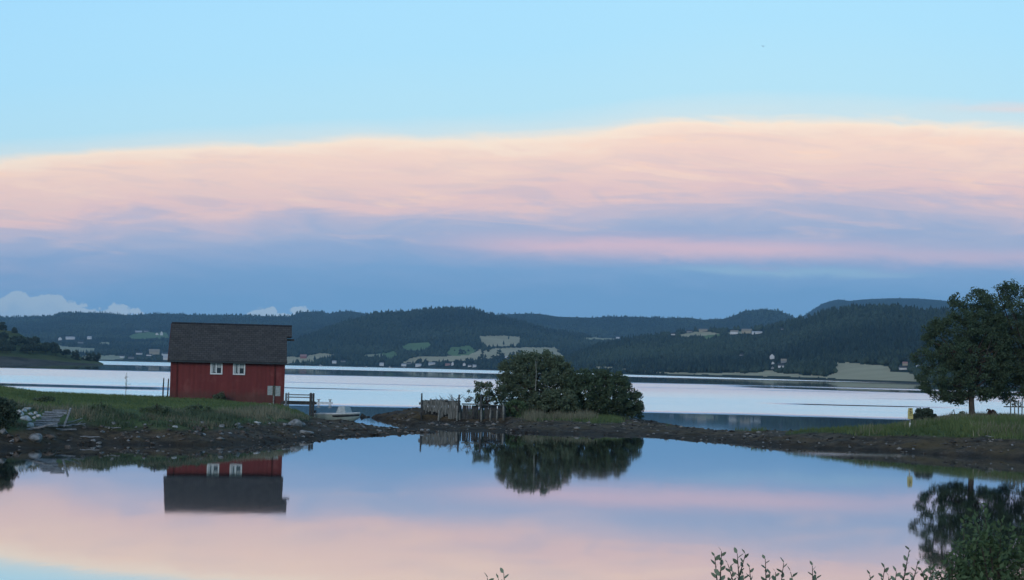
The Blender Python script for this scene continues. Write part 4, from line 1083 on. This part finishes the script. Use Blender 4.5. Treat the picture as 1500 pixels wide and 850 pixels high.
# ------------------------------------------------------------------ old quay on the islet
QY = 114.0
qp = at(617, 619, QY); qp[2] = 0.0
QS = QY / F
qx = lambda px: (px - 617) * QS
qz = lambda py, px=660: CH - (py - float(YH(px))) * QS
qu = empty('old_quay', qp, .03, 'crumbling old timber quay with pale rotting planks and leaning posts', 'quay')
pl = MB(); x = 0.0; i = 0
while x < qx(672):
    w = random.uniform(.10, .2); pxx = 617 + x / QS
    top = np.interp(pxx, [617, 630, 645, 655, 672], [588, 586, 587, 588, 590]) + random.uniform(-1.5, 1.5)
    bot = np.interp(pxx, [617, 640, 641, 672], [604, 607, 608, 614]) + random.uniform(-4, 4)
    if random.random() < .16: bot = 621
    z1, z0 = qz(top), qz(bot)
    pl.box((x + w / 2, random.uniform(-.03, .03), (z0 + z1) / 2), (w - random.uniform(.002, .014), .05, z1 - z0), ry=random.uniform(-.035, .035), jit=.012)
    x += w
pl.build('plank_wall', M['old_plank'], qu)
dk = MB(); x = 0
while x < qx(672):
    w = random.uniform(.12, .2); dk.box((x + w / 2, .55, .35), (w - .015, .06, 1.6), ry=random.uniform(-.05, .05)); x += w
dk.build('inner_wall', M['dark_wood'], qu)
fill = MB()
for i in range(60):
    x = random.uniform(0, qx(668)); fill.box((x, random.uniform(.15, 1.4), qz(588) - random.uniform(-.02, .3)), (random.uniform(.3, .9), random.uniform(.08, .2), random.uniform(.06, .16)), rz=random.uniform(-1, 1), ry=random.uniform(-.3, .3))
fill.build('rubble_fill', M['old_plank'], qu)
for px, top, bot, r, mt_ in ((617, 576, 622, .075, 'dark_wood'), (642, 600, 622, .085, 'pale_wood'), (669, 594, 621, .09, 'pale_wood'), (671, 578, 600, .08, 'dark_wood'), (703, 578, 619, .085, 'dark_wood'), (704.5, 598, 619, .10, 'pale_wood'), (717, 600, 617, .07, 'pale_wood'), (727, 600, 615, .07, 'pale_wood'), (737, 592, 612, .08, 'pale_wood'), (693, 598, 610, .06, 'dark_wood')):
    le = random.uniform(-.05, .05)
    MB().tube([(qx(px), -.10, qz(bot, px) - .2), (qx(px) + le * .5, -.10, (qz(top, px) + qz(bot, px)) / 2), (qx(px) + le, -.10, qz(top, px))], [r * 1.05, r, r * .8], 7).build('post', M[mt_], qu, smooth=True)
MB().box((qx(690), .02, qz(592, 690)), (qx(704) - qx(675), .30, .10), ry=-.01).build('beam', M['old_plank'], qu)
MB().box((qx(720), -.02, qz(593.5, 720)), (qx(738) - qx(704), .26, .09), ry=.03).build('beam', M['dark_wood'], qu)
dk = MB(); x = qx(673)
while x < qx(738):
    w = random.uniform(.12, .22); dk.box((x + w / 2, .30, .58), (w - .012, .06, 1.62), ry=random.uniform(-.05, .05)); x += w + random.uniform(0, .012)
dk.build('rear_boarding', M['dark_wood'], qu)
# driftwood branches lying over the quay
for (px, py, L_, label) in ((648, 584, 1.6, 'twisted bare driftwood branch lying over the pale quay planks'), (664, 583, 1.8, 'forked dead branch by the tall dark quay post'), (690, 584, 1.5, 'tangled dead branches behind the horizontal quay beam')):
    p = at(px, py + 4, QY + .6); b = MB()
    for k in range(7):
        a = random.uniform(-.9, .9); l = L_ * random.uniform(.3, .6); s0 = (random.uniform(-.4, .4), random.uniform(-.2, .2), random.uniform(-.05, .1))
        b.tube([s0, (s0[0] + math.sin(a) * l * .6, s0[1] + random.uniform(-.2, .2), s0[2] + math.cos(a) * l * .35), (s0[0] + math.sin(a) * l, s0[1] + random.uniform(-.2, .2), s0[2] + math.cos(a) * l * .55)], [.04, .025, .008], 5)
    o = b.build('driftwood', M['grey_wood']); o.location = p; tag(o, label, 'driftwood')

# ------------------------------------------------------------------ rocks
def rock_mesh(seed, flat=.7, rough=.35):
    bm = bmesh.new(); bmesh.ops.create_icosphere(bm, subdivisions=3, radius=.5)
    r = np.random.default_rng(seed); dirs = r.normal(size=(14, 3)); dirs /= np.linalg.norm(dirs, axis=1)[:, None]; offs = r.uniform(.27, .45, 14)
    for v in bm.verts:
        p = np.array(v.co)
        for d, o in zip(dirs, offs):
            s = p @ d - o
            if s > 0: p = p - d * s * .92
        p = p * (1 + .06 * math.sin(9 * p[0] + seed) * math.sin(8 * p[1]) )
        v.co = (p[0] * 1.25, p[1] * 1.1, p[2] * flat * 1.25)
    me = bpy.data.meshes.new('rock'); bm.to_mesh(me); bm.free(); return me
RM = [rock_mesh(i, f) for i, f in enumerate((.75, .6, .9, .5, .7, .8))]
RMM = {}
def rock(px, py, wpx, m, label, hscale=1.0, group=None, mi=None, name='rock'):
    p = on_land(px, py); s = wpx * p[1] / F
    mi = random.randrange(6) if mi is None else mi
    key = (mi, m)
    if key not in RMM:
        me = RM[mi].copy(); me.materials.append(M[m]); RMM[key] = me
    o = bpy.data.objects.new(name, RMM[key]); COL.objects.link(o)
    o.location = (p[0], p[1], p[2] + s * .12 * hscale); o.rotation_euler = (random.uniform(-.2, .2), random.uniform(-.2, .2), random.uniform(0, 6.28)); o.scale = (s, s, s * hscale)
    return tag(o, label, 'rock', group)
rock(432, 623, 20, 'grey_rock', 'large pale grey boulder at the end of the grassy bank', .9)
rock(449, 635, 20, 'grey_rock', 'flat-topped pale slab rock below the large grey boulder', .6, mi=3)
rock(443, 625, 9, 'grey_rock', 'grey stone resting against the large pale boulder', .9)
rock(417, 623, 7, 'grey_rock', 'small stone in the weeds beside the large pale boulder', .9)
rock(377, 620, 10, 'white_rock', 'slanted whitish stone below the red boathouse wall', .6)
rock(325, 626, 11, 'grey_rock', 'pointed grey stone among the weeds under the white windows', .8)
rock(296, 622, 8, 'grey_rock', 'rounded pale stone under the boathouse corner', .8)
rock(348, 624, 9, 'grey_rock', 'dull grey stone between the slanted and the pointed ones', .8)
rock(257, 627, 8, 'white_rock', 'small bright white stone in the dark seaweed under the boathouse', .6)
rock(297, 637, 7, 'white_rock', 'white pebble-like stone low in the brown seaweed', .5)
rock(288, 631, 13, 'brown_rock', 'brown angular rock beside the white stone in the seaweed', .8)
rock(395, 593, 4.5, 'white_rock', 'small white stone at the foot of the notice board', .7)
rock(402, 592.5, 4.5, 'white_rock', 'second white stone at the foot of the notice board post, nearer the house corner', .7)
rock(415, 594, 7, 'white_rock', 'white round stone under the jetty end at the house corner', .9)
for px, py, w, label in ((29, 607, 9, 'whitish boulder at the outer side of the stone heap'), (38, 616, 12, 'big pale boulder at the foot of the stone heap'), (40, 601, 9, 'pale boulder crowning the stone heap'), (35, 603, 6, 'small pale stone wedged high in the heap'),
                      (45, 608, 6, 'pale stone in the middle of the heap'), (52, 607, 5.5, 'small white stone beside the grey plank platform'), (57, 611, 7, 'white stone lying on the corner of the plank platform'), (44, 626, 8, 'pale flat stone under the big boulder of the heap'), (50, 613, 5, 'little pale stone between the heap and the platform')):
    rock(px, py, w * 1.3, 'white_rock', label, .95, 'heap of pale boulders on the bank')
for px, py, w, m, label in ((5, 634, 13, 'grey_rock', 'jagged grey rock at the water edge by the dark bush'), (14, 641, 9, 'brown_rock', 'brownish rock just past the jagged grey one'), (26, 645, 13, 'brown_rock', 'low brown rock in front of the stone heap'), (53, 645, 22, 'grey_rock', 'wide greyish pink rock under the plank platform'), (75, 643, 18, 'brown_rock', 'brown rock at the water edge under the loose planks'), (150, 634, 7, 'grey_rock', 'grey stone by the pale logs on the shore'), (166, 622, 8, 'grey_rock', 'grey flat stone higher up the weedy bank')):
    rock(px, py, w, m, label, .8)
# many look-alike stones along the tide line
r2 = np.random.default_rng(99)
cnt = 0
while cnt < 210:
    px_ = r2.uniform(0, 640) if cnt < 140 else r2.uniform(640, 1500)
    lo_, hi_ = (np.interp(px_, [0, 300, 430, 500, 640], [625, 612, 612, 624, 630]), np.interp(px_, [0, 300, 430, 500, 640], [658, 652, 645, 640, 634])) if px_ < 640 else (np.interp(px_, [640, 800, 1000, 1200, 1500], [622, 616, 632, 640, 648]), np.interp(px_, [640, 800, 1000, 1200, 1500], [631, 634, 642, 656, 674]))
    py_ = r2.uniform(lo_, hi_); cnt += 1
    brown = r2.random() < .6
    rock(px_, py_, r2.uniform(2.5, 8) * (1 if px_ < 640 else .6), 'brown_rock' if brown else 'grey_rock', 'brown weathered stone lying in the seaweed of the tide line' if brown else 'grey weathered stone lying in the seaweed of the tide line', r2.uniform(.5, .9), 'brown tide line stones' if brown else 'grey tide line stones')

# loose pebbles and weed lumps of the tide line: uncountable
def pebbles(n, x0, x1, y0, y1):
    X, Y, H, gr, DF, ID, px = scatter(n, x0, x1, y0, y1)
    cl = fbm(X * .45, Y * .7, 77, 3)
    k = (ID > 0) & (gr < .45) & (H > .02) & (rng.random(n) < sstep(cl, .38, .62) * 1.3)
    X, Y, H = X[k], Y[k], H[k]; n = len(X)
    d = np.array([(1, 0, 0), (.3, .95, 0), (-.8, .6, 0), (-.8, -.6, 0), (.3, -.95, 0), (0, 0, 1), (0, 0, -1)], float)
    s = rng.uniform(.03, .10, n) * np.where(rng.random(n) < .12, 2.3, 1)
    V = d[None] * (s[:, None, None] * rng.uniform(.6, 1.3, (n, 7, 1))) * np.array([1.2, 1.2, .6])
    V += np.stack([X, Y, H + s * .15], 1)[:, None]
    tri = np.array([(i, (i + 1) % 5, 5) for i in range(5)] + [((i + 1) % 5, i, 6) for i in range(5)])[None] + (np.arange(n) * 7)[:, None, None]
    o = mesh_obj('pebbles', V.reshape(-1, 3), tri.reshape(-1, 3), M['pebble'], attrs={'tint': np.repeat(rng.random(n) ** 2.8, 7)})
    o['kind'] = 'stuff'
M['pebble'] = foliage('pebble', (.022, .018, .014), (.30, .28, .255), 0.0)
pebbles(26000, -46, 52, 64, 126)

# ------------------------------------------------------------------ driftwood and broken planks by the stone heap
p = on_land(66, 627)
pf = empty('plank_platform', p, .15, 'tilted weathered grey platform of planks washed up on the bank', 'platform')
ps = p[1] / F
pb = MB()
for i in range(8):
    z = i * .13; xo = i * .07
    pb.box((xo + random.uniform(-.1, .1), z * 1.1, .12 + z * .80), (1.25 - .05 * i + random.uniform(-.25, .15), .13, .06), rx=.65 + random.uniform(-.12, .12), ry=random.uniform(-.07, .07), rz=random.uniform(-.05, .05), jit=.025)
pb.build('boards', M['grey_wood'], pf)
MB().box((1.02, .35, .52), (.09, .12, 1.15), ry=.22, rx=-.6).build('side_beam', M['grey_wood'], pf)
for (px, py, L_, r_, a, tl, label) in ((58, 633, 1.45, .06, .1, -.22, 'slanting pale plank propped under the grey platform'), (93, 632, 1.3, .06, .05, -.02, 'thick grey log lying beyond the platform'), (88, 626, 1.2, .045, -.05, .0, 'thin pale log behind the thick grey one'), (112, 625, .9, .035, .1, -.1, 'forked pale branch at the end of the logs'),
                                   (132, 642, 1.0, .035, .02, 0, 'short pale stick lying alone on dark seaweed'), (108, 622, .9, .03, .3, -.3, 'thin grey stick sticking out of the branches'), (166, 629, .8, .03, 0, 0, 'small grey stick beside the stones of the weedy bank'), (1450, 641, .5, .03, 0, .1, 'whitish stick on the grass edge near the trees')):
    p = on_land(px, py); b = MB(); n_ = 5
    pts = [Vector((L_ * (i / (n_ - 1) - .5), math.sin(i * 1.7) * .03, math.tan(-tl) * L_ * (i / (n_ - 1) - .5) + math.sin(i * 2.3) * .02)) for i in range(n_)]
    b.tube(pts, [r_ * .8, r_, r_ * 1.05, r_ * .9, r_ * .6], 7)
    if 'forked' in label: b.tube([pts[2], pts[2] + Vector((.3, 0, .22))], [r_ * .7, r_ * .3], 6); b.tube([pts[3], pts[3] + Vector((.25, 0, -.1))], [r_ * .6, r_ * .3], 6)
    o = b.build('driftwood', M['grey_wood']); o.location = (p[0], p[1], p[2] + abs(math.tan(tl)) * L_ / 2 + r_); o.rotation_euler = (0, 0, a); tag(o, label, 'driftwood')
tree_outline('bush', 'dark bush leaning over the water at the picture edge by the stone heap', 'bush',
             [(-45, 645), (-40, 600), (-25, 588), (-8, 583), (8, 585), (18, 590), (24, 602), (22, 618), (12, 632), (-5, 642)], 72.5, -8, 1.0, .05, 170, 34, .24, .075, M['leaf_dark'], 41, .9)
for (px, py, w, h, label, m, sd) in ((322, 587, 20, 13, 'small green weed clump growing against the red wall', 'leaf_mid', 42), (230, 605, 60, 9, 'dark weedy growth on the bank in front of the boathouse corner', 'leaf_mid', 43), (292, 603, 56, 8, 'dark green weedy growth below the white windows', 'leaf_mid', 44), (150, 602, 54, 8, 'green weedy growth on the bank near the pale logs', 'leaf_fore', 45), (66, 590, 46, 8, 'leafy weeds growing behind the stone heap', 'leaf_mid', 46)):
    p = on_land(px, py); Yb = float(p[1])
    tree_outline('bush', label, 'bush', [(px - w / 2, py + 2), (px - w * .42, py - h * .5), (px - w * .2, py - h * .9), (px + w * .05, py - h), (px + w * .3, py - h * .75), (px + w / 2, py + 2)], Yb, px, float(p[2]), .025, 60, 28, .17, .06, M[m], sd, .7, nl=12)

# ------------------------------------------------------------------ headland trees
HT = [(4, 484, 11, 12, 'dark round tree standing out on top of the headland'), (21, 488, 6, 8, 'small tree below the round one on the headland crest'), (140, 529, 16, 13, 'low round bush last before the headland tip'), (111, 527, 12, 13, 'round bush with a gap beside it near the headland tip'), (127, 528, 14, 11, 'bush in the middle of the headland tip group')]
for i, (px, py, w, h, label) in enumerate(HT):
    P = HL['head'].at_pixel(px, py); D = float(P[1])
    tree_outline('tree', label, 'tree', [(px - w / 2, py + 1), (px - w * .5, py - h * .5), (px - w * .25, py - h * .9), (px + w * .05, py - h), (px + w * .35, py - h * .8), (px + w * .5, py - h * .4), (px + w * .48, py + 1)], D, px, float(P[2]) - .2, .25, 60, 18, 1.0, .6, M['leaf_dark'], 60 + i, 1.2, nl=6)
r3 = np.random.default_rng(5)
wood = []
for i in range(46):
    px_ = r3.uniform(-60, 98); lo_ = np.interp(px_, [-60, 5, 45, 75, 98], [498, 499, 505, 514, 521]); hi_ = np.interp(px_, [-60, 5, 45, 75, 98], [517, 518, 519, 522, 525])
    wood.append((r3.uniform(lo_, hi_), px_))
wood.sort()
protos = {}
for i, (py_, px_) in enumerate(wood):
    P = HL['head'].at_pixel(px_, py_)
    h = r3.uniform(11, 15) * P[1] / F; w = h * r3.uniform(.8, 1.2)
    kind = i % 4
    if kind not in protos:
        root = empty('tree', P, 0, 'dense dark tree packed into the wood on the headland slope', 'tree', 'dark trees of the headland wood')
        th = r3.uniform(0, 6.28, 60); ph = r3.uniform(-.4, 1, 60); rr = r3.uniform(.55, 1, 60)
        C = np.stack([np.cos(th) * np.sqrt(1 - np.clip(ph, -1, 1) ** 2) * rr * .5, np.sin(th) * np.sqrt(1 - np.clip(ph, -1, 1) ** 2) * rr * .5, .5 + ph * .42 * rr], 1) * np.array([6.5, 6.5, 6.5])
        b = MB(); b.tube([(0, 0, -1), (0, 0, 3)], [.25, .15], 6); b.build('trunk', M['bark'], root)
        leaves_mesh('crown', C, 16, 1.0, .6, M['leaf_dark'], root, np.clip(.2 + .6 * C[:, 2] / 6.5 + r3.normal(0, .2, 60), 0, 1)); protos[kind] = root; o = root
    else:
        src = protos[kind]; o = src.copy(); COL.objects.link(o)
        for ch in src.children:
            c = ch.copy(); COL.objects.link(c); c.parent = o
    o.location = P; o.rotation_euler = (0, 0, r3.uniform(0, 6)); o.scale = (w / 6.5, w / 6.5, h / 6.5)
# single trees over the fjord on the ripe fields
for i, (px, py, w, h, label) in enumerate([(706, 527.5, 4.5, 16, 'tall dark conifer alone on the ripe field across the fjord'), (614, 535, 10, 10, 'round dark tree over the white shore house'), (624, 534, 6, 9, 'slimmer dark tree beside the round one on the far shore'), (655, 535, 9, 8, 'dark tree by the pinkish low house'), (669, 535, 8, 9, 'dark shore tree between the white gables'), (676, 535, 4, 7, 'thin dark tree between the small shore houses'), (685, 534, 9, 9, 'dark shore tree above the small white houses'), (730, 533, 24, 20, 'big dark clump of trees below the ripe field'), (758, 530, 30, 18, 'wide dark tree clump behind the islet tree'), (485, 528, 12, 6, 'low dark trees by the ripe field end'), (677, 519, 12, 6, 'small dark clump on the green field')]):
    P = HL['centre'].at_pixel(px, py); D = float(P[1])
    pts = [(px - w / 2, py + 1), (px - w * .45, py - h * .5), (px - w * .2, py - h * .9), (px, py - h), (px + w * .3, py - h * .8), (px + w * .5, py - h * .35), (px + w * .45, py + 1)]
    tree_outline('tree', label, 'tree', pts, D, px, float(P[2]) - .5, .4, int(14 + w * 3), 16, 2.0, 1.4, M['conifer'], 80 + i, .8, nl=4)

# ------------------------------------------------------------------ gull high in the sky
gp = at(1118, 68, 300.0)
gu = empty('gull', gp, .4, 'tiny dark gull gliding alone in the clear sky', 'gull')
V = [(0, -.22, 0), (.05, -.05, .03), (0, .2, 0), (-.05, -.05, .03), (0, 0, -.04)]
bd = MB().add([(0, -.24, 0), (.05, -.12, .02), (-.05, -.12, .02), (.055, .06, .02), (-.055, .06, .02), (.03, .22, .0), (-.03, .22, .0), (0, -.05, -.06), (0, -.05, .06)],
              [(0, 1, 8), (0, 8, 2), (0, 7, 1), (0, 2, 7), (1, 3, 8), (2, 8, 4), (1, 7, 3), (2, 4, 7), (3, 5, 8), (4, 8, 6), (5, 6, 8), (3, 7, 5), (4, 6, 7), (5, 7, 6)]).build('body', M['dark_feather'], gu)
for s_ in (-1, 1):
    MB().add([(s_ * .04, -.08, .02), (s_ * .04, .06, .02), (s_ * .30, -.06, .11), (s_ * .28, .06, .11), (s_ * .56, .08, .04), (s_ * .04, 0, .045), (s_ * .3, 0, .13)],
             [(0, 2, 6, 5), (1, 5, 6, 3), (2, 4, 6), (3, 6, 4), (0, 1, 3, 2), (2, 3, 4)]).build('wing', M['dark_feather'], bd)

# ------------------------------------------------------------------ leafy shoots close to the camera
def sprig(mbs, lv, base, top, n, size, r=.008):
    base = Vector(base); top = Vector(top); side = Vector((random.uniform(-.04, .04), random.uniform(-.04, .04), 0))
    pts = [base, base.lerp(top, .5) + side, top]
    mbs.tube(pts, [r, r * .7, r * .25], 5, cap=False)
    for i in range(n):
        t = .15 + .85 * i / (n - 1)
        p = pts[0].lerp(pts[1], t * 2) if t < .5 else pts[1].lerp(pts[2], t * 2 - 1)
        a = i * 2.4 + random.uniform(-.4, .4); up = random.uniform(.15, .8) + t * .6
        d = Vector((math.cos(a), math.sin(a), up)).normalized(); s = size * (1.15 - .55 * t) * random.uniform(.8, 1.2)
        w0 = d.cross(Vector((0, 0, 1))).normalized(); n0 = w0.cross(d).normalized(); th = random.uniform(-1.5, 1.5)
        w = (w0 * math.cos(th) + n0 * math.sin(th)) * s * .25; nrm = w.cross(d).normalized() * s * .06
        q = [p, p + d * s * .35 + w + nrm, p + d * s * .75 + w * .75, p + d * s, p + d * s * .75 - w * .75, p + d * s * .35 - w + nrm, p + d * s * .5]
        b = len(lv[0]); lv[0].extend([tuple(v) for v in q]); lv[1].extend([(b, b + 1, b + 6), (b + 1, b + 2, b + 6), (b + 2, b + 3, b + 6), (b + 3, b + 4, b + 6), (b + 4, b + 5, b + 6), (b + 5, b, b + 6)])
        tv = min(1, max(0, random.gauss(.5, .22))); lv[2].extend([tv] * 7)
def shoot_plant(name, label, cat, tips, Y, leaf, m, n=15, ln=.5, group=None, fill=None):
    c = np.mean([t[0] for t in tips]); bx = float(at(c, 850, Y)[0]); bz = float(np.interp(Y, [3, 10, 20], [2.65, 1.7, .25]))
    root = empty(name, (bx, Y, bz), 0, label, cat, group)
    st = MB(); lv = ([], [], [])
    for (px, py) in tips:
        yy = random.uniform(-.18, .18)
        P = at(px, py, Y + yy) - np.array([bx, Y, bz])
        l = ln * random.uniform(.85, 1.15)
        b0 = (P[0] + random.uniform(-.10, .10), P[1] + random.uniform(-.06, .06), P[2] - l)
        sprig(st, lv, b0, P, n, leaf)
        st.tube([(P[0] * .25, P[1] * .25, -.05), b0], [.014, .008], 5, cap=False)
    st.build('stem', M['bark'], root); mesh_obj('leaves', lv[0], lv[1], m, root, attrs={'tint': lv[2]}, smooth=False)
    if fill:
        C = fill_outline(fill, Y, 190, .6, 501)
        leaves_mesh('inner_leaves', C - np.array([bx, Y, bz]), 26, .17, .024, m, root, rng.random(len(C)), aspect=.45, up=.4)
    return root
shoot_plant('sallow_bush', 'tallest cluster of leafy shoots along the bottom edge over the pink reflection', 'bush', [(1047, 815), (1057, 808), (1080, 811), (1092, 812), (1066, 826), (1098, 832), (1073, 838), (1088, 842)], 9.0, .068, M['leaf_sallow'])
shoot_plant('sallow_bush', 'pair of leafy shoots beside the tallest cluster on the bottom edge', 'bush', [(1121, 819), (1148, 825), (1136, 838), (1158, 838), (1128, 842)], 9.2, .068, M['leaf_sallow'])
shoot_plant('sallow_bush', 'single leafy shoot tip between the shoot pair and the big bush', 'bush', [(1190, 829), (1195, 842)], 9.4, .068, M['leaf_sallow'])
shoot_plant('sallow_bush', 'leafy shoots leaning from the big bush near the bottom edge', 'bush', [(1274, 842), (1296, 832), (1313, 838), (1302, 845), (1322, 847)], 9.3, .068, M['leaf_sallow'])
shoot_plant('sallow_bush', 'tiny pair of leaf tips alone at the middle of the bottom edge', 'bush', [(714, 847), (738, 840), (730, 848)], 9.0, .068, M['leaf_sallow'])
tp = []
r4 = np.random.default_rng(77)
while len(tp) < 150:
    px_, py_ = r4.uniform(1335, 1580), r4.uniform(735, 1000)
    lim = np.interp(px_, [1335, 1360, 1390, 1415, 1440, 1470, 1500, 1580], [838, 815, 785, 752, 742, 762, 766, 750])
    if py_ > lim: tp.append((px_, py_))
shoot_plant('leafy_bush', 'big fresh green bush in the bottom corner over the tree reflection', 'bush', tp, 11.5, .075, M['leaf_fore'], 19, .7, fill=[(1372, 880), (1398, 838), (1420, 800), (1428, 766), (1446, 752), (1462, 776), (1500, 780), (1540, 762), (1590, 770), (1600, 900), (1380, 900)])
tp = [(1332, 806), (1345, 822), (1350, 836), (1338, 843), (1362, 826), (1372, 838), (1358, 845), (1385, 842)]
shoot_plant('sallow_bush', 'darker twiggy shoots at the outer side of the big fresh green bush', 'bush', tp, 9.5, .06, M['leaf_sallow'], 18, .45)
